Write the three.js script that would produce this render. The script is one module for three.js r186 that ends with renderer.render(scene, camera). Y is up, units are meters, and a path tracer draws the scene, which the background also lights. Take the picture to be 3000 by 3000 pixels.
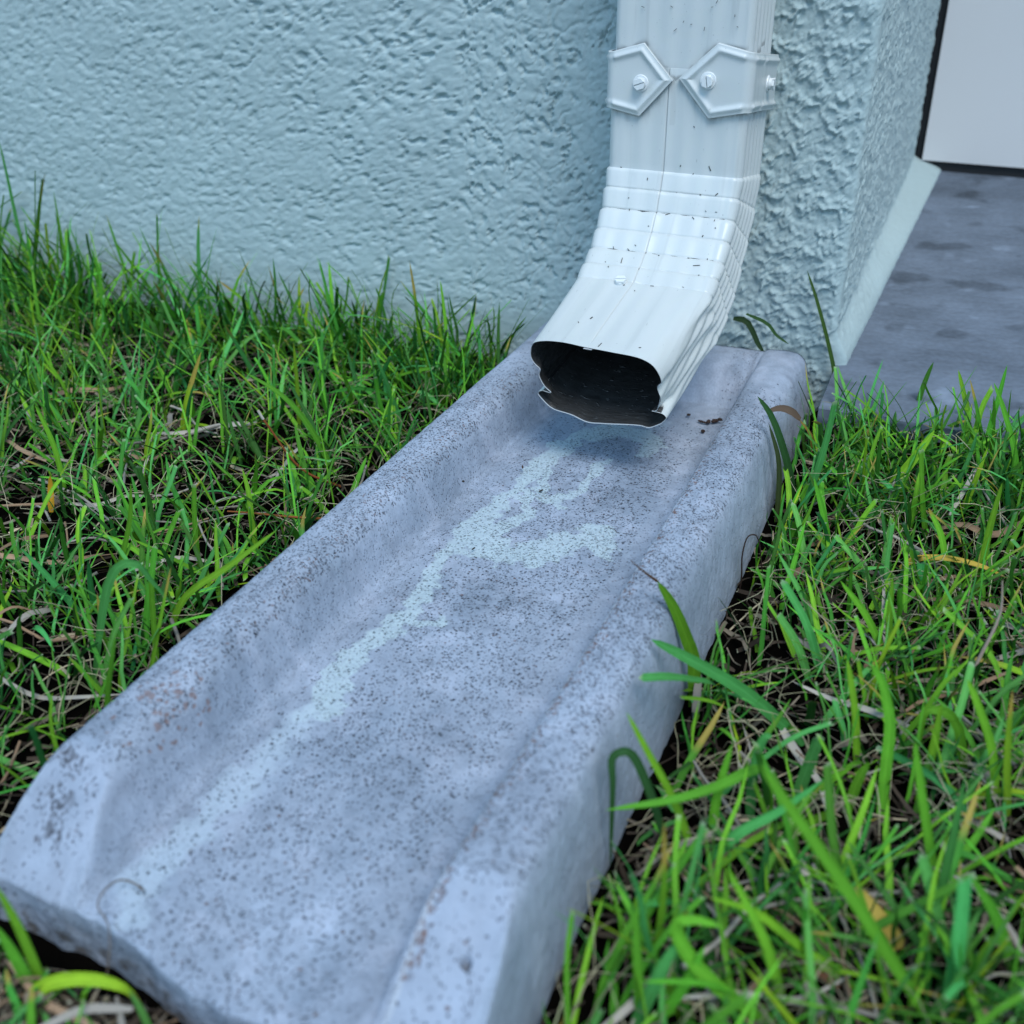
import * as THREE from 'three';
import { ImprovedNoise } from 'three/addons/math/ImprovedNoise.js';
import { mergeGeometries } from 'three/addons/utils/BufferGeometryUtils.js';

// ---------------------------------------------------------------- camera, sky, sun, exposure
const scene = new THREE.Scene();
const camera = new THREE.PerspectiveCamera(48.56, 1, 0.05, 300);
camera.rotation.order = 'YXZ';
camera.position.set(0.277, 0.4114, 0.915);
camera.rotation.set(THREE.MathUtils.degToRad(-29.54), THREE.MathUtils.degToRad(23.269), THREE.MathUtils.degToRad(-0.2635));
camera.focus = 0.79;
camera.userData.fStop = 7;
scene.add(camera);
const renderer = new THREE.WebGLRenderer({ antialias: true });
renderer.setSize(1024, 1024);
renderer.toneMapping = THREE.LinearToneMapping;
renderer.toneMappingExposure = 2.5;
renderer.shadowMap.enabled = true;

const smooth = (a, b, x) => { const t = Math.min(1, Math.max(0, (x - a) / (b - a))); return t * t * (3 - 2 * t); };
const lerp = (a, b, t) => a + (b - a) * t;
const perlin = new ImprovedNoise();
const noise = (x, y, z = 0) => perlin.noise(x + 31.7, y + 11.3, z + 5.9);
const fbm = (x, y, z, n = 4) => { let s = 0, a = 1, t = 0; for (let i = 0; i < n; i++) { s += a * noise(x, y, z); t += a; a *= 0.5; x *= 2.03; y *= 2.03; z *= 2.03; } return s / t; };
function rngOf(seed) { let a = seed >>> 0; return () => { a = (a + 0x6D2B79F5) >>> 0; let t = a; t = Math.imul(t ^ (t >>> 15), t | 1); t ^= t + Math.imul(t ^ (t >>> 7), t | 61); return ((t ^ (t >>> 14)) >>> 0) / 4294967296; }; }

{ // hazy blue sky, paler towards the horizon; the veiled sun stands high on the right, in front of the house
  const W = 256, H = 128, d = new Float32Array(W * H * 4);
  for (let j = 0; j < H; j++) for (let i = 0; i < W; i++) {
    const el = (j + 0.5) / H * Math.PI - Math.PI / 2, s = Math.sin(el), k = 4 * (j * W + i);
    const t = Math.pow(Math.max(0, s), 0.55);
    const c = s > 0 ? [lerp(0.36, 0.135, t), lerp(0.52, 0.285, t), lerp(0.66, 0.490, t)] : [0.16, 0.17, 0.15];
    const cl = 1 + 0.06 * noise(i * 0.09, j * 0.14, 3);
    d[k] = c[0] * cl; d[k + 1] = c[1] * cl; d[k + 2] = c[2] * cl; d[k + 3] = 1;
  }
  const sky = new THREE.DataTexture(d, W, H, THREE.RGBAFormat, THREE.FloatType);
  sky.mapping = THREE.EquirectangularReflectionMapping;
  sky.magFilter = THREE.LinearFilter; sky.wrapS = THREE.RepeatWrapping; sky.needsUpdate = true;
  scene.background = sky; scene.environment = sky;
}
const sun = new THREE.DirectionalLight(new THREE.Color(1.0, 0.99, 0.95), 1.0);
sun.shadow.radius = 54;
sun.position.set(4.2, 11, 5.2); sun.target.position.set(0, 0, 0);
sun.castShadow = true;
Object.assign(sun.shadow.camera, { left: -8, right: 8, top: 8, bottom: -8, near: 0.5, far: 40 });
sun.shadow.mapSize.set(2048, 2048);
scene.add(sun, sun.target);

// ---------------------------------------------------------------- helpers
const used = {};
function numbered(n) { if (!(n in used)) { used[n] = 0; return n; } used[n]++; return n + '_' + String(used[n]).padStart(3, '0'); }
function tag(o, label, category, group, kind) {
  if (label) o.userData.label = label;
  if (category) o.userData.category = category;
  if (group) o.userData.group = group;
  if (kind) o.userData.kind = kind;
  return o;
}
function mesh(name, g, m, parent = scene) {
  const o = new THREE.Mesh(g, m); o.name = parent === scene ? numbered(name) : name;
  o.castShadow = o.receiveShadow = true; parent.add(o); return o;
}
function group(name) { const o = new THREE.Group(); o.name = numbered(name); scene.add(o); return o; }
const V = (x, y, z) => new THREE.Vector3(x, y, z);
// a grid of vertices (rows x cols) to an indexed geometry; at(i, j) -> [x, y, z], uvOf(i, j) -> [u, v]
function grid(rows, cols, at, uvOf, closed = false) {
  const p = new Float32Array(rows * cols * 3), uv = new Float32Array(rows * cols * 2), idx = [];
  for (let i = 0; i < rows; i++) for (let j = 0; j < cols; j++) {
    const k = i * cols + j, q = at(i, j); p[3 * k] = q[0]; p[3 * k + 1] = q[1]; p[3 * k + 2] = q[2];
    const t = uvOf ? uvOf(i, j) : [q[0], q[1]]; uv[2 * k] = t[0]; uv[2 * k + 1] = t[1];
  }
  const n = closed ? cols : cols - 1;
  for (let i = 0; i < rows - 1; i++) for (let j = 0; j < n; j++) {
    const a = i * cols + j, b = i * cols + (j + 1) % cols, c = a + cols, d = b + cols;
    idx.push(a, b, d, a, d, c);
  }
  const g = new THREE.BufferGeometry();
  g.setAttribute('position', new THREE.BufferAttribute(p, 3)); g.setAttribute('uv', new THREE.BufferAttribute(uv, 2));
  g.setIndex(idx); g.computeVertexNormals(); return g;
}
function box(x0, x1, y0, y1, z0, z1) { const g = new THREE.BoxGeometry(x1 - x0, y1 - y0, z1 - z0); g.translate((x0 + x1) / 2, (y0 + y1) / 2, (z0 + z1) / 2); return g; }
const sRGB = (v) => { v = Math.min(1, Math.max(0, v)); return 255 * (v <= 0.0031308 ? 12.92 * v : 1.055 * Math.pow(v, 1 / 2.4) - 0.055); };
function dataTex(W, H, fn, color, repeat = true) {
  const d = new Uint8Array(W * H * 4);
  for (let j = 0; j < H; j++) for (let i = 0; i < W; i++) {
    const k = 4 * (j * W + i), c = fn(i, j);
    if (color) { d[k] = sRGB(c[0]); d[k + 1] = sRGB(c[1]); d[k + 2] = sRGB(c[2]); } else d[k] = d[k + 1] = d[k + 2] = Math.min(255, Math.max(0, c * 255));
    d[k + 3] = 255;
  }
  const t = new THREE.DataTexture(d, W, H);
  t.magFilter = THREE.LinearFilter; t.minFilter = THREE.LinearMipmapLinearFilter; t.generateMipmaps = true;
  if (color) t.colorSpace = THREE.SRGBColorSpace;
  if (repeat) t.wrapS = t.wrapT = THREE.RepeatWrapping;
  t.needsUpdate = true; return t;
}
const col = (r, g, b) => new THREE.Color().setRGB(r, g, b);
const std = (r, g, b, rough, extra = {}) => new THREE.MeshStandardMaterial({ color: col(r, g, b), roughness: rough, ...extra });

// tiling fine grain, uv in metres (one tile = 0.06 m)
const grainTex = (() => { const N = 512, r = rngOf(7), a = new Float32Array(N * N);
  for (let k = 0; k < 9000; k++) { const cx = r() * N, cy = r() * N, R = 1.5 + 4 * r() * r(), h = (r() - 0.45); const q = Math.ceil(R);
    for (let y = -q; y <= q; y++) for (let x = -q; x <= q; x++) { const w = 1 - (x * x + y * y) / (R * R); if (w > 0) a[((cy + y + N | 0) % N) * N + ((cx + x + N | 0) % N)] += h * w; } }
  const t = dataTex(N, N, (i, j) => 0.5 + 0.22 * a[j * N + i], false); t.repeat.set(1 / 0.06, 1 / 0.06); return t; })();

// ---------------------------------------------------------------- ground and driveway
const WALL_X = 0.174, DOOR_Z = -0.53;
const soilY = (x, z) => {
  const right = smooth(0.15, 0.2, x) * (1 - smooth(0.07, 0.24, z)) * 0.034;
  const near = x < -0.1 ? 0.012 * (1 - smooth(0.0, 0.12, z)) : 0;
  const fore = 0.012 * smooth(0.685, 0.72, z) * (x < 0.2 ? 1 : 0);
  return right + near + fore - 0.004 + 0.006 * fbm(x * 16, z * 16, 2, 3) + 0.0022 * noise(x * 120, z * 120, 4);
};
const paveY = (z) => 0.0505 - 0.094 * z;
{
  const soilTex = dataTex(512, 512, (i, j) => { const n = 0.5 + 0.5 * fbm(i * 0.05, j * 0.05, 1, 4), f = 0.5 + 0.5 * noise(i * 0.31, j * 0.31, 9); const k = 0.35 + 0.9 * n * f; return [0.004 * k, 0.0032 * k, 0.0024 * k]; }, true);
  soilTex.repeat.set(4, 4);
  const X = [], Z = [];
  for (const v of [-60, -25, -10, -5, -3, -2]) X.push(v);
  for (let x = -1.4; x <= 0.9001; x += 0.006) X.push(x);
  for (const v of [1.5, 3, 6, 12, 30, 60]) X.push(v);
  for (const v of [-60, -25, -10, -4, -1.5, -0.8, -0.3]) Z.push(v);
  for (let z = -0.06; z <= 1.1001; z += 0.006) Z.push(z);
  for (const v of [1.5, 2.5, 5, 10, 25, 60]) Z.push(v);
  const far = (x, z) => x < -1.4 || x > 0.9 || z > 1.1 || z < -0.06;
  const g = grid(Z.length, X.length, (i, j) => [X[j], far(X[j], Z[i]) ? -0.006 : (X[j] > 0.2 && Z[i] < 0.05 ? -0.006 : soilY(X[j], Z[i])), Z[i]], (i, j) => [X[j], -Z[i]]);
  // indices wind for +y
  const ix = g.index.array; for (let k = 0; k < ix.length; k += 3) { const t = ix[k]; ix[k] = ix[k + 1]; ix[k + 1] = t; } g.computeVertexNormals();
  tag(mesh('ground', g, new THREE.MeshPhysicalMaterial({ map: soilTex, roughness: 1, specularIntensity: 0.05 })), 'dark bare soil showing between the grass around the splash block', 'ground', null, 'structure');

  const paveTex = dataTex(1024, 1024, (i, j) => {
    const x = i / 1024, y = j / 1024;
    const n = fbm(x * 11, y * 13, 2, 4), b = fbm(x * 3.2, y * 5, 7, 3), f = noise(x * 150, y * 150, 4), w = smooth(0.22, 0.5, fbm(x * 16, y * 18, 12, 3)), dk = smooth(0.12, 0.4, fbm(x * 15, y * 17, 22, 3));
    const k = 0.165 * (1 + 0.40 * n + 0.45 * b + 0.14 * f) + 0.09 * w - 0.06 * dk;
    return [k * 0.80, k * 0.97, k * 1.24];
  }, true);
  const paveBump = dataTex(512, 512, (i, j) => 0.5 + 0.5 * fbm(i * 0.06, j * 0.12, 3, 4), false);
  const g2 = grid(40, 60, (i, j) => { const z = lerp(0.075, DOOR_Z - 0.25, i / 39), x = lerp(WALL_X + 0.003, 2.9, Math.pow(j / 59, 1.6)); return [x, paveY(z) + 0.0022 * fbm(x * 12, z * 14, 3, 3), z]; }, (i, j) => [lerp(WALL_X + 0.003, 2.9, Math.pow(j / 59, 1.6)) * 1.6, lerp(0, 0.8, i / 39) * 1.6]);
  const front = grid(2, 60, (i, j) => { const x = lerp(WALL_X + 0.003, 2.9, Math.pow(j / 59, 1.6)); return [x, i ? paveY(0.075) + 0.0022 * fbm(x * 12, 0.075 * 14, 3, 3) : -0.05, 0.075]; });
  tag(mesh('driveway', mergeGeometries([g2, front]), new THREE.MeshPhysicalMaterial({ specularIntensity: 0.5, map: paveTex, bumpMap: paveBump, bumpScale: 0.004, roughness: 0.85, side: THREE.DoubleSide })), 'mottled grey blue stone paving running up to the garage door', 'driveway', null, 'structure');
}

// ---------------------------------------------------------------- house wall with its rounded corner and jamb
{
  const house = tag(group('house_wall'), 'pale blue green stucco house wall with a rounded corner behind the white downspout', 'wall');
  // relief of the render coat: flat trowelled skin with torn worm-like hollows to the left, rough knobs near the corner
  const relief = (p, y) => {
    const wx = 0.35 * noise(p * 40, y * 40, 1), wy = 0.35 * noise(p * 40, y * 40, 8);
    const knob = smooth(-0.02, 0.12, p), low = smooth(0.0, 0.16, y + 0.04 * noise(p * 9, y * 9, 2));
    const a = fbm(p * 92 + wx, y * 105 + wy, 3, 4);
    const ridge = 1 - Math.abs(fbm(p * 60 + wx * 2, y * 78 + wy * 2, 14, 3)) * 3.2;
    const hollow = smooth(0.58, 0.98, ridge) * smooth(-0.10, 0.14, fbm(p * 24, y * 24, 21, 3));
    const pits = smooth(0.10, 0.34, a);
    const near = smooth(-0.55, -0.08, p + 0.6 * (y - 0.18));
    const pits2 = smooth(0.10, 0.24, fbm(p * 120 + wx, y * 150 + wy, 17, 4)) * smooth(-0.25, 0.12, noise(p * 26, y * 30, 33));
    const skin = 0.0011 * fbm(p * 85 + wx, y * 120 + wy, 3, 3) + 0.0007 * fbm(p * 230, y * 260, 5, 2) - lerp(0.0010, 0.0024, near) * pits2 - lerp(0.0004, 0.0011, near) * hollow - 0.0008 * pits;
    const ux = p + 0.008 * fbm(p * 60, y * 60, 71, 3), uy = y + 0.008 * fbm(p * 60, y * 60, 83, 3);
    const k1 = smooth(0.0, 0.10, fbm(ux * 78, uy * 78, 41, 4)), k2 = smooth(0.02, 0.13, fbm(ux * 185, uy * 185, 52, 4)), k3 = smooth(0.1, 0.25, fbm(ux * 300, uy * 300, 57, 2));
    const lumps = 0.0014 * k1 + 0.0014 * k2 * (0.4 + 0.6 * k1) + 0.0007 * k3 - 0.0014 + 0.0007 * fbm(p * 420, y * 420, 3, 2);
    return lerp(skin, lumps, knob) * lerp(0.42, 1, Math.max(low, knob * 0.9)) + 0.0016 * fbm(p * 7, y * 9, 60, 2);
  };
  const R = 0.006, P = [];
  for (let p = -1.3; p < -0.16; p += 0.0023) P.push(p);
  for (let p = -0.16; p < WALL_X - R; p += 0.0011) P.push(p);
  const arc = R * Math.PI / 2, p0 = WALL_X - R;
  for (let k = 0; k < 9; k++) P.push(p0 + arc * k / 8);
  for (let d = 0.0016; d < -DOOR_Z - 0.001 - R; d += 0.0019) P.push(p0 + arc + d);
  P.push(p0 + arc - DOOR_Z - R);
  const Y = []; for (let y = -0.06; y <= 0.4201; y += 0.00135) Y.push(y);
  const frame = (p) => { // point on the plan curve and its outward normal
    if (p <= p0) return [p, 0, 0, 1];
    if (p <= p0 + arc) { const t = (p - p0) / R; return [p0 + R * Math.sin(t), -R + R * Math.cos(t), Math.sin(t), Math.cos(t)]; }
    return [WALL_X, -R - (p - p0 - arc), 1, 0];
  };
  const g = grid(Y.length, P.length, (i, j) => {
    const [x, z, nx, nz] = frame(P[j]), side = smooth(p0, p0 + arc, P[j]);
    const h = relief(P[j], Y[i]) * lerp(1, 0.55, side) * (1 - 0.7 * side * (1 - smooth(0.0, 0.035, Y[i] - paveY(z)))) * (1 - 0.55 * Math.exp(-(((P[j] - p0 - arc / 2) / 0.005) ** 2)));
    const foot = side * (0.011 + 0.021 * Math.max(0, -z) / 0.53) * (1 - smooth(0, 0.030 - 0.014 * smooth(0.1, 0.45, -z), Y[i] - paveY(z) - 0.001));
    return [x + nx * h + foot, Y[i], z + nz * h];
  }, (i, j) => [P[j], Y[i]]);
  const wallTex = dataTex(1024, 512, (i, j) => {
    const x = i / 1024 * 1.2, y = j / 512 * 0.6, n = fbm(x * 14, y * 14, 2, 3) + 0.9 * fbm(x * 4, y * 7, 6, 4), f = noise(x * 300, y * 300, 5), sp = smooth(0.5, 0.62, noise(x * 110, y * 110, 17));
    const k = 1 + 0.07 * n + 0.05 * f - 0.2 * sp * 0.5; return [0.390 * k, 0.480 * k, 0.485 * k];
  }, true); wallTex.repeat.set(1 / 1.2, 1 / 0.6);
  const stucco = new THREE.MeshPhysicalMaterial({ specularIntensity: 0.25, map: wallTex, bumpMap: grainTex, bumpScale: 0.0009, roughness: 0.82 });
  mesh('stucco_face', g, stucco, house);
  // the wall beyond the part in view
  mesh('upper_wall', mergeGeometries([box(-4, WALL_X - 0.001, 0.42, 2.7, DOOR_Z, -0.001), box(-4, -1.3, -0.2, 0.42, DOOR_Z, -0.001), box(-1.3, WALL_X - 0.006, -0.2, 0.42, DOOR_Z, -0.012)]), stucco, house);
  mesh('lintel', box(WALL_X - 0.001, 2.9, 2.15, 2.7, DOOR_Z, -0.001), stucco, house);
  mesh('far_pier', box(2.9, 3.8, -0.2, 2.7, DOOR_Z, -0.001), stucco, house);
  // roof of the house, beyond the view
  const roof = tag(group('house_roof'), 'low pitched house roof above the wall, out of view', 'roof');
  const sh = new THREE.Shape([new THREE.Vector2(0.34, 2.7), new THREE.Vector2(0.34, 2.84), new THREE.Vector2(-3.4, 4.6), new THREE.Vector2(-7, 2.84), new THREE.Vector2(-7, 2.7)]);
  const rg = new THREE.ExtrudeGeometry(sh, { depth: 8, bevelEnabled: false }); rg.rotateY(-Math.PI / 2); rg.translate(4, 0.002, 0);
  mesh('roof_body', rg, std(0.12, 0.1, 0.09, 0.9), roof);
  // garage door
  const door = tag(group('garage_door'), 'off white garage door panel with a black rubber seal at its foot', 'garage door');
  const dy = paveY(DOOR_Z) + 0.012;
  const panel = grid(60, 30, (i, j) => { const y = dy + Math.pow(i / 59, 1.5) * 2.1, x = lerp(WALL_X + 0.009, 2.88, Math.pow(j / 29, 1.8)); return [x, y, DOOR_Z + 0.004 + 0.0006 * noise(x * 6, y * 9, 1)]; });
  mesh('door_panel', panel, std(0.72, 0.69, 0.68, 0.5, { bumpMap: grainTex, bumpScale: 0.0002, side: THREE.DoubleSide }), door);
  const rub = std(0.012, 0.012, 0.014, 0.7);
  mesh('door_seal', box(WALL_X + 0.012, 2.88, paveY(DOOR_Z) - 0.004, dy + 0.004, DOOR_Z - 0.02, DOOR_Z + 0.0), rub, door);
  mesh('side_strip', box(WALL_X + 0.001, WALL_X + 0.008, dy - 0.002, 2.1, DOOR_Z - 0.02, DOOR_Z - 0.003), rub, door);  // narrow dark strip down the left edge of the door
  mesh('door_backing', box(WALL_X, 2.9, 0.0, 2.15, DOOR_Z - 0.06, DOOR_Z - 0.021), rub, door);
}

// ---------------------------------------------------------------- concrete splash block
{
  const C = 0.04, Z0 = 0.02, Z1 = 0.676, LEN = 0.735;
  // half section from the middle of the trough outwards and down: [u, y]
  const half = [[0, 0.0], [0.03, 0.0], [0.05, 0.002], [0.060, 0.012], [0.067, 0.028], [0.0735, 0.046], [0.078, 0.0575], [0.0825, 0.0630], [0.090, 0.0652], [0.100, 0.0655], [0.108, 0.0645], [0.1135, 0.0605], [0.1170, 0.052], [0.1205, 0.030], [0.125, 0.0], [0.127, -0.03]];
  const halfR = [...half.slice(0, 3), [0.066, 0.003], [0.0735, 0.010], [0.0765, 0.026], [0.0790, 0.046], [0.0805, 0.0580], [0.0811, 0.0612], [0.0828, 0.0636], [0.086, 0.0648], ...half.slice(8)];
  const curve = new THREE.CatmullRomCurve3([...half.slice(1).reverse().map(([u, y]) => V(-u, y, 0)), ...halfR.map(([u, y]) => V(u, y, 0))], false, 'centripetal');
  curve.arcLengthDivisions = 800;
  const ARC = curve.getLength(), sec = (s) => curve.getPointAt(Math.min(1, Math.max(0, s)));
  const floorY = (z) => lerp(0.033, 0.0275, smooth(0.1, 0.68, z));
  const back = (z) => lerp(0.0625, 0, smooth(0.035, 0.125, z));
  const smax = (a, b, k) => { const h = Math.min(1, Math.max(0, 0.5 + 0.5 * (a - b) / k)); return lerp(b, a, h) + k * h * (1 - h); };
  const smin = (a, b, k) => -smax(-a, -b, k);
  const cap = (z) => z < 0.622 ? 0.2 : lerp(0.0665, 0.0285, smooth(0.600, 0.695, z) * 0.25 + 0.75 * Math.pow(Math.min(1, (z - 0.622) / 0.054), 1.25));
  const hole = [0.1448, 0.6518];
  // place of (section point q, z) without the fine relief
  function place(q, z) {
    let u = Math.abs(q.x), sg = Math.sign(q.x), y = q.y;
    const inner = 1 - smooth(0.088, 0.1, u);
    if (inner > 0) y = lerp(y, smax(y, Math.max(floorY(z), back(z)) + 0.0012 * noise(q.x * 20, z * 12, 3), q.x > 0 ? 0.0035 : 0.008), inner);
    const bow = 0.0035 * Math.sin(Math.PI * Math.min(1, Math.max(0, (z - 0.08) / 0.62))) * smooth(0.05, 0.075, u) * (1 - smooth(0.085, 0.105, u));
    let x = C + q.x + sg * bow;
    y = smin(y, cap(z) + 0.0015 * noise(x * 45, z * 20, 8), 0.004);
    const bulge = 0.017 * Math.exp(-(((x - 0.065) / 0.055) ** 2)) * Math.pow(smooth(0.45, 0.68, z), 2);
    return [x, y, z + bulge + 0.0016 * noise(x * 60, 2, 7) * smooth(0.6, 0.68, z)];
  }
  const big = (x, y, z) => 0.0008 * fbm(x * 22, z * 14, y * 22, 3) + 0.00035 * noise(x * 160, y * 160, z * 160);
  // samples along the section (s) and along the block (z), closer around the small air hole in the right end facet
  const S = [], Zs = [];
  let sHole = 0.5; for (let s = 0.5; s < 1; s += 0.0005) { const q = sec(s), p = place(q, hole[1]); if (p[0] < hole[0]) sHole = s; }
  const fine = (a, b, step, c, w, f) => { const o = []; let v = a; while (v < b) { o.push(v); v += Math.abs(v - c) < w ? f : step; } o.push(b); return o; };
  S.push(...fine(0, 1, 0.0013 / ARC, sHole, 0.0034 / ARC, 0.0004 / ARC));
  Zs.push(...fine(Z0, Z1, 0.0014, hole[1], 0.0034, 0.0004));
  const Q = S.map(sec);
  const rows = [];
  rows.push(...[-0.03, 0.0, 0.03].map((y) => [Z0 + 0.0005, y]));               // back face
  rows.push([Z0, 0.2]);
  for (const z of Zs) rows.push([z + 0.0025 * (1 - smooth(Z0, Z0 + 0.02, z)), 0.2]);
  for (let k = 1; k <= 5; k++) { const a = k / 5 * Math.PI / 2; rows.push([Z1 + 0.003 * Math.sin(a), 0.0255 + 0.003 * Math.cos(a)]); }
  for (let k = 1; k <= 22; k++) rows.push([Z1 + 0.003 - 0.00012 * k, 0.0255 - k * 0.0022, Z1 + 0.005 + k * 0.0022]);
  const hx = place(Q[S.findIndex((s) => s >= sHole)], hole[1]);
  const g = grid(rows.length, S.length, (i, j) => {
    const [z, ymax] = rows[i], q = Q[j], p = place(q, z);
    if (i < 3) return [p[0], Math.min(p[1] - 0.002, rows[i][1]), z + 0.0008 * noise(p[0] * 50, i, 3)];
    p[1] = Math.min(p[1], ymax);
    const e = big(p[0], p[1], p[2]), u = Math.abs(q.x), side = smooth(0.106, 0.12, u);
    p[0] += side * Math.sign(q.x) * e * 1.0; p[1] += (1 - side) * e;
    if (z > Z1) p[2] += 1.2 * e + 0.0012 * fbm(p[0] * 90, p[1] * 90, 3, 3);
    if (Math.abs(z - hx[2]) < 0.006 || Math.abs(z - hole[1]) < 0.006) { const d = Math.hypot(p[0] - hx[0], p[2] - hx[2]); p[1] -= 0.0105 * (1 - smooth(0.0018, 0.0023, d)); }
    return p;
  }, (i, j) => [S[j], (rows[i][2] ?? rows[i][0]) / LEN]);
  const ix = g.index.array; for (let k = 0; k < ix.length; k += 3) { const t = ix[k]; ix[k] = ix[k + 1]; ix[k + 1] = t; }
  g.computeVertexNormals();

  // ---- what the concrete is made of: cement skin, air pores darkened by dirt and painted shade, chalk left by water, rust and mould specks
  const W = 1900, H = 2048, r = rngOf(41);
  const pore = new Float32Array(W * H), dirt = new Float32Array(W * H), rust = new Float32Array(W * H);
  const su = W / ARC, sv = H / LEN;       // texels per metre
  const zone = []; for (let i = 0; i < W; i++) zone.push(sec((i + 0.5) / W));
  function dot(i0, j0, R, depth, dk, ru, el = 1, ang = 0) {
    const Ru = R * su, Rv = R * sv, q = Math.ceil(Math.max(Ru, Rv) * Math.max(1, el)) + 1, ca = Math.cos(ang), sa = Math.sin(ang);
    for (let y = -q; y <= q; y++) for (let x = -q; x <= q; x++) {
      const i = Math.round(i0) + x, j = Math.round(j0) + y; if (i < 0 || j < 0 || i >= W || j >= H) continue;
      const dx = (i - i0) / Ru, dy = (j - j0) / Rv, a = (dx * ca + dy * sa) / el, b = -dx * sa + dy * ca, d = Math.sqrt(a * a + b * b);
      const w = 1 - smooth(0.6, 1.25, d); if (w <= 0) continue;
      const k = j * W + i; pore[k] = Math.max(pore[k], w * depth); dirt[k] = Math.max(dirt[k], w * dk); rust[k] = Math.max(rust[k], w * ru);
    }
  }
  for (let n = 0; n < 260000; n++) {
    const s = r(), z = Z0 + r() * (Z1 + 0.04 - Z0), q = sec(s), u = Math.abs(q.x);
    const cl = 0.5 + 0.5 * fbm(q.x * 22, z * 22, 3, 3), cl2 = smooth(0.25, 0.7, 0.5 + 0.5 * fbm(q.x * 40, z * 40, 12, 3)) * lerp(1, 0.45, smooth(0.42, 0.6, z));
    let p, R, dk;
    if (u < 0.058) { p = 0.6 * smooth(0.09, 0.2, z) * (0.35 + 0.65 * cl2) * (q.x > -0.03 ? 1 : 0.6); R = 0.00024 + 0.00046 * Math.pow(r(), 2.6); dk = 0.2 + 0.8 * r(); }
    else if (u < 0.078) { p = 0.42 * cl; R = 0.00024 + 0.0003 * r() * r(); dk = 0.1 + 0.55 * r(); }
    else if (u < 0.114) { p = 0.6 * smooth(0.08, 0.2, z) * (0.4 + 0.6 * cl2); R = 0.00023 + 0.00036 * r() * r(); dk = 0.3 + 0.7 * r(); }
    else { p = 0.34 * cl * (1 - smooth(0.115, 0.122, u) * 0.6); R = 0.00025 + 0.0003 * r() * r(); dk = 0.05 + 0.3 * r(); }
    if (z > 0.624 && u > 0.07) p *= 0.35;
    if (r() > p) continue;
    dot(s * W, z / LEN * H, R, 0.6 + 0.4 * r(), dk, r() < 0.06 ? 0.8 * r() : 0, u > 0.078 && u < 0.114 ? 1.2 + 1.4 * r() : 1 + 0.5 * r(), (r() - 0.5) * 2.4);
  }
  // brown grit along the inner arris of the right rim, rust on the left rim end
  const sAt = (x) => { let b = 0, e = 9; for (let i = 0; i < W; i++) { const d = Math.abs(zone[i].x - x); if (d < e) { e = d; b = i; } } return b; };
  const iR = sAt(0.0825), iL = sAt(-0.088);
  for (let n = 0; n < 620; n++) { const z = 0.16 + 0.5 * Math.pow(r(), 0.7); dot(iR + (r() + r() - 1) * 26 * (0.4 + r()) + 6, z / LEN * H, 0.0004 + 0.0009 * r() * r() * r(), 0.5, 0.25 + 0.5 * r(), 0.4 + 0.6 * r(), 1 + r(), r() * 3); }
  for (let n = 0; n < 420; n++) { const z = 0.14 + 0.46 * r(); dot(iL + (r() + r() - 1) * 50, z / LEN * H, 0.0003 + 0.0007 * r() * r() * r(), 0.4, 0.2 + 0.4 * r(), 0.25 + 0.5 * r(), 1 + 2 * r(), r() * 3); }
  for (let n = 0; n < 60; n++) dot(iL + 26 + (r() + r() + r() - 1.5) * 75, (0.585 + (r() + r() - 1) * 0.035) / LEN * H, 0.0006 + 0.0016 * r() * r(), 0.2, 0.12, 0.75, 1.5, r() * 3);
  for (let n = 0; n < 110; n++) { const cz = [0.632, 0.648, 0.658][n % 3]; dot(sAt(-0.1) + (r() + r() - 1) * 45 + (n % 3 - 1) * 20, (cz + (r() + r() - 1) * 0.006) / LEN * H, 0.0005 + 0.0012 * r() * r(), 0.5, 0.25 + 0.55 * r(), 0.05, 1 + r(), r() * 3); }

  dot(sHole * W, hole[1] / LEN * H, 0.0019, 0, 0.7, 0);  // darkness inside the air hole, painted into the colour through the dirt map
  // chalk: strokes in (x, z) with a half width
  const strokes = [
    [[0.0594, 0.150, 8], [0.0355, 0.150, 12], [0.014, 0.178, 8], [0.0088, 0.227, 5], [0.0215, 0.267, 5], [0.0368, 0.274, 5], [0.0461, 0.257, 4], [0.0455, 0.233, 4], [0.0451, 0.2045, 4]],
    [[0.059, 0.150, 10], [0.072, 0.165, 9], [0.068, 0.185, 5]],
    [[0.0047, 0.19, 5], [0.0035, 0.251, 6], [-0.0036, 0.3225, 8], [-0.0058, 0.3754, 7], [0.0011, 0.4066, 6], [0.0023, 0.4282, 7], [-0.0001, 0.4525, 8], [-0.0086, 0.4717, 8], [-0.0076, 0.4966, 9], [-0.0015, 0.519, 11], [-0.0034, 0.5355, 6]],
    [[-0.0012, 0.328, 13], [0.0078, 0.345, 13], [0.0307, 0.350, 12], [0.0493, 0.340, 14], [0.0596, 0.318, 13], [0.0761, 0.308, 13], [0.088, 0.322, 9]], [[0.012, 0.33, 8], [0.022, 0.30, 5], [0.012, 0.27, 5]],
    [[0.0043, 0.432, 5], [0.0205, 0.4393, 4], [0.0235, 0.430, 4]],
  ];
  const faint = [[[-0.005, 0.53, 8], [-0.0055, 0.565, 9], [-0.006, 0.60, 10], [-0.0085, 0.624, 9], [-0.012, 0.655, 10], [-0.004, 0.668, 8]], [[0.03, 0.12, 14], [0.06, 0.13, 12]]];
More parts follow.
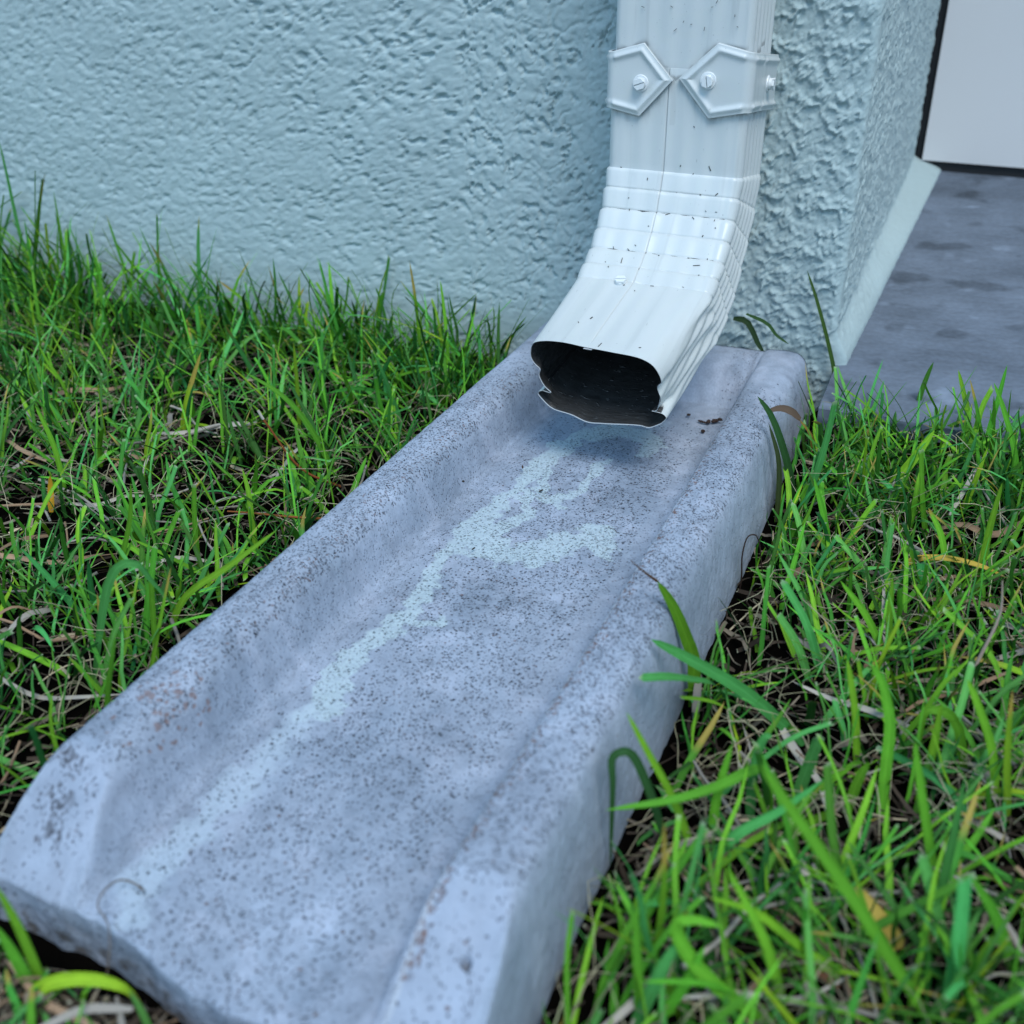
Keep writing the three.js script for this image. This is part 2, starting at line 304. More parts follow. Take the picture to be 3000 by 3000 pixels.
  const soft = (list, x, z) => { let m = 0; for (const st of list) for (let k = 0; k + 1 < st.length; k++) {
    const [ax, az, aw] = st[k], [bx, bz, bw] = st[k + 1], dx = bx - ax, dz = bz - az, t = Math.min(1, Math.max(0, ((x - ax) * dx + (z - az) * dz) / (dx * dx + dz * dz)));
    const d = Math.hypot(x - ax - t * dx, z - az - t * dz), w = lerp(aw, bw, t) * 0.001; if (d < w * 2.4) m = Math.max(m, 1 - smooth(0.35, 1.35, d / w)); } return m; };
  const rough = new Float32Array(W * H);
  const colour = dataTex(W, H, (i, j) => {
    const q = zone[i], z = (j + 0.5) / H * LEN, u = Math.abs(q.x), x = C + q.x, k = j * W + i;
    const n1 = fbm(x * 26, z * 18, q.y * 26, 4), n2 = noise(x * 130, z * 120, q.y * 130), n3 = noise(x * 700, z * 700, 4);
    let v = 1 + 0.34 * n1 + 0.15 * n2 + 0.14 * n3;
    const side = smooth(0.112, 0.118, u), rim = smooth(0.08, 0.09, u) * (1 - side);
    let c = [0.300 * v, 0.345 * v, 0.425 * v];
    // greyer trowelled patches on the walls of the trough, paler violet skin elsewhere
    const patch = smooth(0.02, 0.25, fbm(x * 30, z * 13, 31, 4)), patch2 = smooth(0.05, 0.3, fbm(x * 48, z * 40, 47, 3));
    c = c.map((a, m) => a * (1 - [0.16, 0.14, 0.13][m] * patch) + [0.05, 0.048, 0.055][m] * patch2);
    const facet = smooth(0.622, 0.632, z + 0.006 * noise(x * 60, z * 60, 5)) * smooth(0.072, 0.076, u) * (1 - side);
    c = c.map((a, m) => lerp(a, [0.30, 0.335, 0.41][m] * (1 + 0.25 * n1 + 0.1 * n2), facet * 0.45));
    c = c.map((a, m) => lerp(a, [0.30, 0.35, 0.42][m] * (1 + 0.2 * n1 + 0.08 * n2), side * 0.5));
    // chalk
    if (u < 0.085) {
      const wx = x + 0.013 * fbm(x * 75, z * 75, 3, 5), wz = z + 0.018 * fbm(x * 75, z * 75, 19, 5), gr = 0.5 + 0.5 * noise(x * 420, z * 420, 6);
      const s1 = soft(strokes, wx, wz), s2 = soft(faint, wx, wz), spl = smooth(0.2, 0.42, fbm(x * 60, z * 34, 77, 3)) * smooth(0.04, 0.06, u) * 0.3;
      const a = Math.min(1, smooth(0.05, 0.6, s1 + 0.5 * fbm(x * 120, z * 120, 61, 3)) * smooth(0, 0.25, s1) * (0.65 + 0.4 * gr)) * 0.95;
      const ar = a * lerp(0.68, 1, smooth(-0.2, 0.2, noise(x * 620, z * 620, 13) + 0.5 * fbm(x * 150, z * 150, 23, 3))) * 0.9; c = [lerp(c[0], 0.47, ar), lerp(c[1], 0.58, ar), lerp(c[2], 0.61, ar)];
      const b = Math.max(s2 * (0.4 + 0.5 * gr), spl * gr);
      c = [lerp(c[0], 0.42, b), lerp(c[1], 0.50, b), lerp(c[2], 0.58, b)];
      rough[k] = s1;
    }
    if (q.x > 0) { const w = smooth(0.0802, 0.0812, u) * (1 - smooth(0.0825, 0.084, u)) * smooth(0.1, 0.2, z) * (0.6 + 0.4 * n2); c = c.map((a2, m) => lerp(a2, [0.52, 0.54, 0.56][m], 0.55 * w)); }
    const mould = smooth(0.30, 0.5, fbm(x * 24, z * 24, 91, 4)) * (rim * 0.5 + 0.25);
    c = c.map((a) => a * (1 - 0.4 * mould));
    const earth = smooth(0.684, 0.705, z + 0.014 * fbm(x * 60, z * 60, 71, 3)) * smooth(-0.1, 0.3, fbm(x * 120, z * 120, 73, 4)) * 0.8;
    c = [lerp(c[0], 0.10, earth), lerp(c[1], 0.08, earth), lerp(c[2], 0.06, earth)];
    const d = Math.min(1, dirt[k] * (rough[k] > 0.4 ? 0.8 : 1)), ru = rust[k];
    c = [lerp(c[0], 0.018, d), lerp(c[1], 0.019, d), lerp(c[2], 0.024, d)];
    c = [lerp(c[0], 0.20, ru * 0.75), lerp(c[1], 0.105, ru * 0.75), lerp(c[2], 0.075, ru * 0.75)];
    return c;
  }, true, false);
  const bump = dataTex(W, H, (i, j) => { const k = j * W + i, q = zone[i], z = j / H * LEN; return 0.7 + 0.10 * noise(q.x * 520, z * 520, q.y * 520) + 0.12 * noise(q.x * 190, z * 190, q.y * 190 + 3) - 0.6 * pore[k] + 0.05 * rough[k]; }, false, false);
  const conc = new THREE.MeshPhysicalMaterial({ map: colour, bumpMap: bump, bumpScale: 0.0011, roughness: 0.9, specularIntensity: 0.3 });
  tag(mesh('splash_block', g, conc, scene), 'long grey concrete splash block with raised rims and chalky water trail under the downspout', 'splash block');
}

// ---------------------------------------------------------------- white downspout
{
  const spout = tag(group('downspout'), 'white painted metal downspout with a creased elbow and two strap plates on the stucco wall', 'downspout');
  const w = 0.102, d = 0.0755, r = 0.0075;
  // canonical ring: [a across, b depth, na, nb, segment (0 top, 1 right, 2 bottom, 3 left), fraction along it]
  const ring = [];
  const A = []; for (let k = 0; k <= 44; k++) A.push(k / 44); for (const e of [0.4305, 0.4335, 0.4365, 0.4395]) A.push((e * w - r) / (w - 2 * r)); A.sort((p, q) => p - q);
  for (const t of A) ring.push([lerp(r, w - r, t), 0, 0, -1, 0, lerp(0.08, 0.92, t)]);
  const corner = (cx, cb, a0, seg0, f0, seg1, f1) => { for (let k = 1; k < 7; k++) { const t = k / 7, a = a0 + t * Math.PI / 2, na = Math.cos(a), nb = Math.sin(a); ring.push(t < 0.5 ? [cx + r * na, cb + r * nb, na, nb, seg0, lerp(f0, 1, t * 2)] : [cx + r * na, cb + r * nb, na, nb, seg1, lerp(0, f1, t * 2 - 1)]); } };
  corner(w - r, r, -Math.PI / 2, 0, 0.92, 1, 0.1);
  for (let k = 0; k <= 48; k++) ring.push([w, lerp(r, d - r, k / 48), 1, 0, 1, lerp(0.1, 0.9, k / 48)]);
  corner(w - r, d - r, 0, 1, 0.9, 2, 0.08);
  for (let k = 0; k <= 40; k++) ring.push([lerp(w - r, r, k / 40), d, 0, 1, 2, lerp(0.08, 0.92, k / 40)]);
  corner(r, d - r, Math.PI / 2, 2, 0.92, 3, 0.1);
  for (let k = 0; k <= 48; k++) ring.push([0, lerp(d - r, r, k / 48), -1, 0, 3, lerp(0.1, 0.9, k / 48)]);
  corner(r, r, Math.PI, 3, 0.9, 0, 0.08);
  const N = ring.length;
  // offset of the sheet from the plain box: ribs on the narrow sides, faint waves on the front
  const shape = (v, seam) => {
    const [a, b, na, nb] = v; let e = 0;
    if (Math.abs(na) > 0.99) { const t = (b - r) / (d - 2 * r); e -= 0.0021 * (0.5 - 0.5 * Math.cos(t * Math.PI * 2 * 5)) * smooth(0, 0.06, t) * (1 - smooth(0.94, 1, t)); }
    if (nb < -0.99) { const t = a / w; e -= 0.0007 * (0.5 + 0.5 * Math.sin(t * Math.PI * 2 * 6.5 + 0.6)); if (seam) { if (Math.abs(a / w - 0.435) < 0.0016) e -= 0.0009; if (a / w > 0.4355) e += 0.0005 * (1 - smooth(0.4355, 0.52, a / w)); } }
    return e;
  };
  const put = (v, F, B, off0, x0 = 0, more = 0) => { const off = off0 + more * Math.abs(v[2]); // F, B = [y, z] of the front and back line
    const t = v[1] / d, dy = B[0] - F[0], dz = B[1] - F[1], L = Math.hypot(dy, dz);
    return [v[0] + x0 + v[2] * off, lerp(F[0], B[0], t) + v[3] * off * dy / L, lerp(F[1], B[1], t) + v[3] * off * dz / L];
  };
  const paintTex = dataTex(1024, 1024, (i, j) => { const x = i / 1024, y = j / 1024; const st = smooth(0.15, 0.5, fbm(x * 46, y * 3.5, 2, 3)), n = fbm(x * 8, y * 8, 5, 3), sp = smooth(0.62, 0.72, noise(x * 160, y * 160, 3));
    let k = 0.60 * (1 - 0.09 * st + 0.03 * n - 0.3 * sp);
    // soot-like dirt washed out along the edges of the strap plates
    const X = x * 0.25, Y = y * 0.25 < 0.2 ? 0.25 + y * 0.25 : y * 0.25; let dirt = 0;
    if (X < 0.102) {
      const low = X < 0.0243 ? lerp(0.2592, 0.2549, X / 0.0243) : X < 0.0495 ? lerp(0.2549, 0.281, (X - 0.0243) / 0.0252) : X < 0.0754 ? lerp(0.282, 0.2567, (X - 0.0495) / 0.0259) : lerp(0.2567, 0.2617, (X - 0.0754) / 0.026);
      const top = X < 0.0253 ? lerp(0.2976, 0.3046, X / 0.0253) : X < 0.0495 ? lerp(0.3046, 0.2815, (X - 0.0253) / 0.0242) : X < 0.0786 ? lerp(0.2825, 0.307, (X - 0.0495) / 0.0291) : lerp(0.307, 0.302, (X - 0.0786) / 0.0234);
      const nz = 0.5 + 0.5 * fbm(X * 260, Y * 60, 8, 3), d1 = low - Y, d2 = Y - top;
      if (d1 > -0.002) dirt = Math.max(dirt, Math.exp(-Math.max(0, d1) / (0.001 + 0.006 * nz * nz)) * smooth(0.3, 0.7, nz));
      if (d2 > -0.002) dirt = Math.max(dirt, Math.exp(-Math.max(0, d2) / 0.0016) * smooth(0.4, 0.62, 0.5 + 0.5 * noise(X * 110, Y * 110, 5)));
    }
    k *= 1 - 0.45 * dirt; return [k * 0.955, k, k * 0.985]; }, true);
  const paint = new THREE.MeshPhysicalMaterial({ map: paintTex, roughness: 0.36, clearcoat: 0.15, clearcoatRoughness: 0.4, bumpMap: grainTex, bumpScale: 0.00006 });
  const uvAt = (v) => v[4] === 0 ? v[0] * 4 : 0.5 + (v[0] + v[1]) * 4;
  const flip = (g) => { const ix = g.index.array; for (let k = 0; k < ix.length; k += 3) { const t = ix[k]; ix[k] = ix[k + 1]; ix[k + 1] = t; } g.computeVertexNormals(); return g; };
  // upper pipe, slipped into the elbow
  {
    const ys = []; for (let y = 0.262; y < 0.36; y += 0.004) ys.push(y); for (let y = 0.4; y <= 2.66; y += 0.1) ys.push(y);
    const g = grid(ys.length, N, (i, j) => put(ring[j], [ys[i], 0.0876], [ys[i], 0.0130], shape(ring[j], false) - 0.0012), (i, j) => [uvAt(ring[j]), ys[i] * 4], true);
    mesh('upper_pipe', flip(g), paint, spout);
  }
  // elbow: rows of [F, B, offset]
  const F = [[0.217, 0.0885], [0.2035, 0.0940], [0.1895, 0.1005], [0.1770, 0.1110], [0.1655, 0.1232], [0.1580, 0.1365], [0.1510, 0.1500]];
  const B = [[0.2045, 0.0128], [0.1780, 0.0205], [0.1565, 0.0355], [0.1385, 0.0515], [0.1210, 0.0650], [0.1100, 0.0850], [0.1005, 0.1110]];
  const st = [];
  for (const y of [0.2885, 0.2884, 0.28, 0.265, 0.25, 0.24, 0.23, 0.222]) st.push([[y, 0.0885], [lerp(y, y - 0.0125, smooth(0.26, 0.217, y)), 0.0128], y === 0.2885 ? -0.0008 : 0]);
  for (let k = 0; k < 7; k++) {
    st.push([F[k], B[k], k ? 0.0001 : -0.0002]);
    if (k < 6) for (const t of [0.03, 0.10, 0.2, 0.45, 0.7, 0.88, 0.955, 0.985]) {
      const n = k + 1, crown = t < 0.12 ? smooth(0, 0.12, t) : 1;
      st.push([[lerp(F[k][0], F[n][0], t), lerp(F[k][1], F[n][1], t)], [lerp(B[k][0], B[n][0], t), lerp(B[k][1], B[n][1], t)], crown * lerp(0.0007, 0.0002, smooth(0.3, 1, t)) - (t > 0.97 ? 0.0006 : 0)]);
    }
  }
  const segs = [
    [[-0.001, 0.1253, 0.235], [0.0014, 0.1291, 0.2362], [0.0087, 0.1323, 0.238], [0.0238, 0.1347, 0.2407], [0.0419, 0.1346, 0.2431], [0.0612, 0.1349, 0.2457], [0.0819, 0.1346, 0.2485], [0.09, 0.1311, 0.2484], [0.0946, 0.1247, 0.2473]],
    [[0.0964, 0.119, 0.246], [0.0932, 0.1147, 0.2444], [0.0939, 0.1105, 0.2433], [0.095, 0.1069, 0.2425], [0.0936, 0.0996, 0.2403], [0.0918, 0.0949, 0.2388], [0.0886, 0.0941, 0.2382], [0.0962, 0.0938, 0.2391], [0.0989, 0.0908, 0.2386]],
    [[0.0953, 0.0853, 0.2367], [0.0859, 0.0793, 0.2338], [0.0801, 0.0794, 0.233], [0.0503, 0.0732, 0.2274], [0.0381, 0.0714, 0.2253], [0.026, 0.0745, 0.2245], [0.0106, 0.0764, 0.223], [0.0034, 0.0824, 0.2237], [0.0001, 0.0872, 0.2246]],
    [[0.0043, 0.0903, 0.226], [0.0113, 0.09, 0.2269], [0.0064, 0.0946, 0.2275], [0.0029, 0.103, 0.2293], [0.0043, 0.1085, 0.231], [0.0004, 0.1121, 0.2314], [-0.002, 0.1172, 0.2325]],
  ].map((l, i, all) => { const nx = all[(i + 1) % 4][0], pts = [...l, nx].map((p) => V(...p)); const c = new THREE.CatmullRomCurve3(pts, false, 'centripetal'); c.arcLengthDivisions = 300; return c; });
  const hull = [segs[0], [[0.0964, 0.119, 0.246], [0.0958, 0.112, 0.244], [0.096, 0.104, 0.2418], [0.0972, 0.097, 0.24], [0.0989, 0.0908, 0.2386]], segs[2], [[0.0001, 0.0872, 0.2246], [-0.0015, 0.094, 0.2262], [-0.002, 0.104, 0.229], [-0.002, 0.1172, 0.2325]]].map((l, i, all) => { if (!Array.isArray(l)) return l; const nx = all[(i + 1) % 4]; const c = new THREE.CatmullRomCurve3([...l.map((p) => V(...p)), nx.getPoint(0)], false, 'centripetal'); c.arcLengthDivisions = 200; return c; });
  const plain = ring.map((v) => hull[v[4]].getPointAt(Math.min(1, Math.max(0, v[5]))));
  const outlet = ring.map((v) => segs[v[4]].getPointAt(Math.min(1, Math.max(0, v[5]))));
  const last = ring.map((v) => put(v, F[6], B[6], shape(v, true) + 0.0001));
  const tubeRows = st.map((s, i) => ring.map((v) => put(v, s[0], s[1], s[2] + shape(v, true) + 0.0006 * smooth(6, 9, i) * fbm(v[0] * 55, i * 0.17, v[1] * 55, 2), 0, s[2] > 0.0002 ? s[2] * 0.8 : 0)));
  for (const t of [0.02, 0.06, 0.12, 0.2, 0.3, 0.4, 0.5, 0.6, 0.7, 0.8, 0.85, 0.88, 0.91, 0.94, 0.96, 0.98, 0.99, 1]) tubeRows.push(ring.map((v, j) => {
    const o = outlet[j], l = last[j], front = v[3] < -0.99, kk = Math.pow(t, front ? 1 : 1.15);
    // dents of the crimped side run out towards the mouth
    const crimp = v[4] === 1 ? 0.0022 * Math.sin(t * 9 + v[5] * 15) * Math.exp(-t * 2.0) * smooth(0, 0.12, t) : 0;
    const e = front ? shape(v, true) * t * (1 - smooth(0.7, 0.98, t)) : 0;
    const h = plain[j], f = smooth(0.84, 1, t); return [lerp(l[0], h.x, kk) + (o.x - h.x) * f + crimp * v[2], lerp(l[1], h.y, kk) + (o.y - h.y) * f - e * v[3], lerp(l[2], h.z, kk) + (o.z - h.z) * f];
  }));
  const tg = grid(tubeRows.length, N, (i, j) => tubeRows[i][j], (i, j) => [uvAt(ring[j]), i < 6 ? [0.2885, 0.2884, 0.28, 0.265, 0.25, 0.24][i] * 4 : 0.95 - (i - 5) / tubeRows.length * 0.6], true);
  // cut edge, and the grimy inside with shade also put into its colour
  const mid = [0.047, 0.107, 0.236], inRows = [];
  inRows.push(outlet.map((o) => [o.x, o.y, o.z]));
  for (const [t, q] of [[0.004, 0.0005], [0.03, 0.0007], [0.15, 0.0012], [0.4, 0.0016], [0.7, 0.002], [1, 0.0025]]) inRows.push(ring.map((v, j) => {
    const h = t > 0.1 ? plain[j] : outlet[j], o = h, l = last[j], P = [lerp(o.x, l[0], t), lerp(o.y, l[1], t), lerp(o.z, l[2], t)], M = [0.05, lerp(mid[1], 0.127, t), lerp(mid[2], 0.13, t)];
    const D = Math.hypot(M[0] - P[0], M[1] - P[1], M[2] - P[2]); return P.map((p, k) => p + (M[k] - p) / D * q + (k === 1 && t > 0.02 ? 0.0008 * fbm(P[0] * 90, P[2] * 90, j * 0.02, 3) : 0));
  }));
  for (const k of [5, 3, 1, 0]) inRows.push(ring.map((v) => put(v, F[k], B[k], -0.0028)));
  const lip = grid(2, N, (i, j) => inRows[i][j], null, true);
  const elbow = mesh('elbow', flip(tg), paint, spout);
  mesh('elbow_lip', flip(lip), std(0.45, 0.45, 0.45, 0.4, { side: THREE.DoubleSide }), elbow);
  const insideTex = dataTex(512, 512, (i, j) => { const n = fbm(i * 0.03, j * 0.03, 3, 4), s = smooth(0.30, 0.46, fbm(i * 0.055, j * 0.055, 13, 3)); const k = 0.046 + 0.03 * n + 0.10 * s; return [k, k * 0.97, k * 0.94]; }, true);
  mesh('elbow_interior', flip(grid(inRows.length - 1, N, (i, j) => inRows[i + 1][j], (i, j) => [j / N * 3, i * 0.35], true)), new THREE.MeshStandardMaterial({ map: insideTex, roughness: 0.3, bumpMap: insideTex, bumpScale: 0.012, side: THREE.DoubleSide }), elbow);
  mesh('elbow_seam_tab', box(0.0405, 0.0465, 0.1334, 0.1339, 0.2395, 0.2436), std(0.6, 0.6, 0.6, 0.4), elbow);

  // strap plates: a column at p along the sheet (bent round the pipe's corner), rows from the lower to the upper edge, a bead near the border
  const zf = 0.0903, xr = w + 0.0016, xl = -0.0016, rc = 0.006;
  const bendR = (p) => { const s = xr - rc; if (p <= s) return [p, zf, 0, 1]; const q = (p - s) / rc; if (q < Math.PI / 2) return [s + rc * Math.sin(q), zf - rc + rc * Math.cos(q), Math.sin(q), Math.cos(q)]; return [xr, zf - rc - (p - s - rc * Math.PI / 2), 1, 0]; };
  const bendL = (p) => { const b = bendR(w - p); return [w - b[0], b[1], -b[2], b[3]]; };
  function plate(name, poly, bend, ribbed) { // poly: [p, y] upper edge then lower edge, both from the point outwards
    const [up, lo] = poly, pAt = (l, p) => { for (let k = 0; k + 1 < l.length; k++) { const a = l[k], b = l[k + 1]; if ((p - a[0]) * (p - b[0]) <= 1e-12) return lerp(a[1], b[1], (p - a[0]) / (b[0] - a[0])); } return l[l.length - 1][1]; };
    const e = [...up, ...[...lo].reverse().slice(0, -1)].map(([p, y]) => [p, y]), n = e.length;
    const dist = (p, y) => { let m = 9; for (let k = 0; k < n; k++) { if (k === up.length - 1) continue; const a = e[k], b = e[(k + 1) % n], dx = b[0] - a[0], dy = b[1] - a[1], t = Math.min(1, Math.max(0, ((p - a[0]) * dx + (y - a[1]) * dy) / (dx * dx + dy * dy))); m = Math.min(m, Math.hypot(p - a[0] - t * dx, y - a[1] - t * dy)); } return m; };
    const p0 = up[0][0], p1 = up[up.length - 1][0], cols = 110, M = 64;
    const g = grid(M + 2, cols, (i, j) => {
      const p = lerp(p0, p1, j / (cols - 1)), ya = pAt(lo, p), yb = pAt(up, p), t = Math.min(1, Math.max(0, (i - 1) / (M - 1))), y = lerp(ya, yb, t), [x, z, nx, nz] = bend(p);
      const dd = dist(p, y), onBend = nx * nx > 0.02 && nz * nz > 0.02 ? 0.25 : 1;
      const gap = Math.abs(nx) > 0.9 && Math.abs(z - 0.058) < 0.004 ? 0.2 : 1;
      let h = 0.0010 + 0.0017 * onBend * gap * Math.exp(-(((dd - 0.0042) / 0.0019) ** 2));
      if (i === 0 || i === M + 1) h = -0.0012;
      return [x + nx * h, y, z + nz * h];
    }, (i, j) => [0.5 + j * 0.004, 0.5 + i * 0.004]);
    return mesh(name, ribbed ? flip(g) : g, paint, spout);
  }
  const pl = plate('strap_plate', [[[0.0475, 0.2808], [0.0253, 0.3046], [0.001, 0.2976], [-0.062, 0.296]], [[0.0475, 0.2808], [0.0243, 0.2549], [0.001, 0.2592], [-0.062, 0.258]]], bendL, true);
  const pr = plate('strap_plate', [[[0.0523, 0.2827], [0.0786, 0.307], [0.1005, 0.3022], [0.116, 0.2995], [0.183, 0.2905]], [[0.0523, 0.2827], [0.0754, 0.2567], [0.1, 0.2617], [0.116, 0.2605], [0.183, 0.2515]]], bendR, false);
  // slotted hex washer screws
  function screw(parent, pos, normal, turn) {
    const parts = [new THREE.CylinderGeometry(0.0056, 0.0060, 0.0012, 28), new THREE.CylinderGeometry(0.0043, 0.0045, 0.0024, 6)];
    parts[0].translate(0, 0.0005, 0); parts[1].translate(0, 0.0024, 0);
    for (const s of [-1, 1]) { const sh = new THREE.Shape(); const R = 0.0043; sh.moveTo(-R * 0.93, s * 0.0005); sh.lineTo(-R * 0.55, s * R * 0.8); sh.lineTo(R * 0.55, s * R * 0.8); sh.lineTo(R * 0.93, s * 0.0005); sh.closePath();
      const q = new THREE.ExtrudeGeometry(sh, { depth: 0.0012, bevelEnabled: true, bevelSize: 0.0002, bevelThickness: 0.0003, bevelSegments: 2 }); q.rotateX(-Math.PI / 2); q.translate(0, 0.0037, 0); parts.push(q.index ? q.toNonIndexed() : q); }
    const g = mergeGeometries(parts.map((q) => { const t = q.index ? q.toNonIndexed() : q; return t; })); g.rotateY(turn);
    const o = mesh('screw', g, std(0.70, 0.72, 0.72, 0.3), parent); o.position.copy(pos); o.quaternion.setFromUnitVectors(V(0, 1, 0), normal.normalize()); return o;
  }
  screw(pl, V(0.0244, 0.2777, zf + 0.0009), V(0, 0, 1), 0.35);
  screw(pr, V(0.0733, 0.2822, zf + 0.0009), V(0, 0, 1), 1.75);
  screw(pr, V(xr + 0.0009, 0.2743, 0.0386), V(1, 0, 0), 0.7);
  screw(elbow, V(0.0353, 0.1490, 0.1512), V(0, 0.93, 0.33), 0.2);

  // mown clippings and grit stuck to the paint
  const r2 = rngOf(99), parts = [];
  const sliver = (P, nrm, len, wd, ang) => { const g = new THREE.BoxGeometry(len, 0.0003, wd); g.rotateY(ang); const m = new THREE.Matrix4().makeRotationFromQuaternion(new THREE.Quaternion().setFromUnitVectors(V(0, 1, 0), nrm)); g.applyMatrix4(m); g.translate(P.x + nrm.x * 0.0003, P.y + nrm.y * 0.0003, P.z + nrm.z * 0.0003); parts.push(g); };
  for (let n = 0; n < 46; n++) {
    const i = 3 + Math.floor(r2() * (tubeRows.length - 5)), j = Math.floor(r2() * 52), P = tubeRows[i][j], U = tubeRows[i + 1][j], Sx = tubeRows[i][j + 1];
    const nrm = V(...U).sub(V(...P)).cross(V(...Sx).sub(V(...P))).normalize(); if (nrm.z < 0) nrm.negate();
    sliver(V(...P), nrm, r2() < 0.4 ? 0.0016 + 0.0035 * r2() : 0.0008 + 0.0008 * r2(), 0.0003 + 0.0004 * r2(), r2() * 3.1);
  }
  for (let n = 0; n < 10; n++) sliver(V(0.01 + 0.085 * r2(), 0.305 + 0.03 * r2(), 0.0868), V(0, 0, 1), 0.001 + 0.002 * r2(), 0.0003, r2() * 3);
  tag(mesh('grass_clippings', mergeGeometries(parts), std(0.035, 0.04, 0.035, 0.9)), 'tiny dark grass clippings stuck to the front of the white downspout', 'clippings', null, 'stuff');
}

// ---------------------------------------------------------------- lawn
// veins along a blade: u runs across it
const veinTex = dataTex(64, 256, (i, j) => { const u = (i + 0.5) / 64, rib = Math.exp(-(((u - 0.5) / 0.045) ** 2)), vein = 0.5 + 0.5 * Math.cos(u * Math.PI * 2 * 11), n = fbm(u * 5, j * 0.035, 3, 3), f = noise(u * 30, j * 0.3, 9); const k = 0.78 + 0.22 * rib + 0.07 * vein + 0.24 * n + 0.08 * f; return [k * (0.95 + 0.1 * rib), k, k * (0.95 + 0.3 * rib)]; }, true);
const leaf = new THREE.MeshPhysicalMaterial({ vertexColors: true, map: veinTex, roughness: 0.6, transmission: 0.10, thickness: 0, side: THREE.DoubleSide, specularIntensity: 0.18 });
const dry = new THREE.MeshPhysicalMaterial({ specularIntensity: 0.15, vertexColors: true, roughness: 0.85, side: THREE.DoubleSide });
const TONES = [[0.165, 0.450, 0.035], [0.115, 0.400, 0.095], [0.080, 0.280, 0.035], [0.250, 0.470, 0.030], [0.050, 0.170, 0.032]];
// a blade: points along its spine, width, colour; o.cut blunt mown end, o.tip colour of a dead tip
function bladeGeometry(pts, width, c, o = {}) {
  const r = o.r, n = o.n ?? 9, cv = pts.length > 2 ? new THREE.CatmullRomCurve3(pts, false, 'centripetal') : new THREE.LineCurve3(pts[0], pts[1]);
  const p = [], cl = [], uv = [], idx = [], hint = o.hint ?? V(0.2, 0.75, 0.6), S = V(), T = V(), U = V();
  const twist = (r ? r() - 0.5 : 0) * (o.twist ?? 0.9);
  const u0 = r ? r() * 7 : 0;
  for (let i = 0; i <= n; i++) {
    const t = i === n ? 1 : o.cut ? i / (n - 1) * 0.965 : i / n, P = cv.getPoint(t); T.copy(cv.getTangent(Math.min(0.999, t)));
    S.crossVectors(T, hint); if (S.lengthSq() < 1e-4) S.set(1, 0, 0); S.normalize(); U.crossVectors(S, T).normalize();
    const a = twist * t; S.multiplyScalar(Math.cos(a)).addScaledVector(U, Math.sin(a)).normalize(); U.crossVectors(S, T).normalize();
    let w = width * 0.5 * (0.55 + 0.45 * smooth(0, 0.18, t));
    w *= o.cut ? (i === n ? 0.72 : 1 - 0.22 * t) : Math.sqrt(Math.max(0, 1 - Math.pow(t, 2.4))) + 0.02;
    const dead = o.tip && t > 1 - o.deadLen;
    const q = dead ? o.tip : c;
    for (const s of [-1, 0, 1]) {
      let jag = 0; if (o.cut && i === n && r) jag = (r() - 0.5) * width * 0.9;
      p.push(P.x + S.x * w * s - U.x * (s ? 0 : w * 0.28) + T.x * jag, P.y + S.y * w * s - U.y * (s ? 0 : w * 0.28) + T.y * jag, P.z + S.z * w * s - U.z * (s ? 0 : w * 0.28) + T.z * jag);
      const m = s ? 1 : 1.08, k = (o.cut && i === n) ? 1 : 0;
      cl.push(lerp(q[0] * m, 0.46, k * 0.7), lerp(q[1] * m, 0.47, k * 0.7), lerp(q[2] * m, 0.34, k * 0.7)); uv.push((s + 1) / 2, u0 + t * 1.3);
    }
    if (i) for (let s = 0; s < 2; s++) { const b = 3 * (i - 1) + s, e = b + 3; idx.push(b, b + 1, e + 1, b, e + 1, e); }
  }
  const g = new THREE.BufferGeometry();
  g.setAttribute('position', new THREE.Float32BufferAttribute(p, 3)); g.setAttribute('color', new THREE.Float32BufferAttribute(cl, 3)); g.setAttribute('uv', new THREE.Float32BufferAttribute(uv, 2)); g.setIndex(idx); g.computeVertexNormals(); return g;
}
// a thin stalk or twig: four-sided tube along points
function stalkGeometry(pts, rad, c, n = 10, taper = 0.7) {
  const cv = pts.length > 2 ? new THREE.CatmullRomCurve3(pts, false, 'centripetal') : new THREE.LineCurve3(pts[0], pts[1]), p = [], cl = [], idx = [], T = V(), S = V(), U = V();
  for (let i = 0; i <= n; i++) {
    const t = i / n, P = cv.getPoint(t); T.copy(cv.getTangent(Math.min(0.999, t))); S.crossVectors(T, V(0.13, 1, 0.2)).normalize(); U.crossVectors(S, T);
    const R = rad * lerp(1, 1 - taper, t);
    for (let k = 0; k < 5; k++) { const a = k / 5 * 6.2832, x = Math.cos(a) * R, y = Math.sin(a) * R; p.push(P.x + S.x * x + U.x * y, P.y + S.y * x + U.y * y, P.z + S.z * x + U.z * y); const m = typeof c === 'function' ? c(t) : c; cl.push(...m); }
    if (i) for (let k = 0; k < 5; k++) { const a = 5 * (i - 1) + k, b = 5 * (i - 1) + (k + 1) % 5; idx.push(a, b, b + 5, a, b + 5, a + 5); }
  }
  const g = new THREE.BufferGeometry();
  g.setAttribute('position', new THREE.Float32BufferAttribute(p, 3)); g.setAttribute('color', new THREE.Float32BufferAttribute(cl, 3)); g.setAttribute('uv', new THREE.Float32BufferAttribute(new Float32Array(p.length / 3 * 2), 2)); g.setIndex(idx); g.computeVertexNormals(); return g;
}
const inBlock = (q, m = 0.002) => q.x > -0.086 - m && q.x < 0.165 + m && q.z > 0.018 && q.z < 0.692 + m && q.y < 0.0665 + m;
const inWall = (q) => (q.x < WALL_X + 0.003 && q.z < 0.004 && q.z > DOOR_Z) || (q.x > WALL_X && q.z < 0.07 && q.y < paveY(q.z) + 0.001);
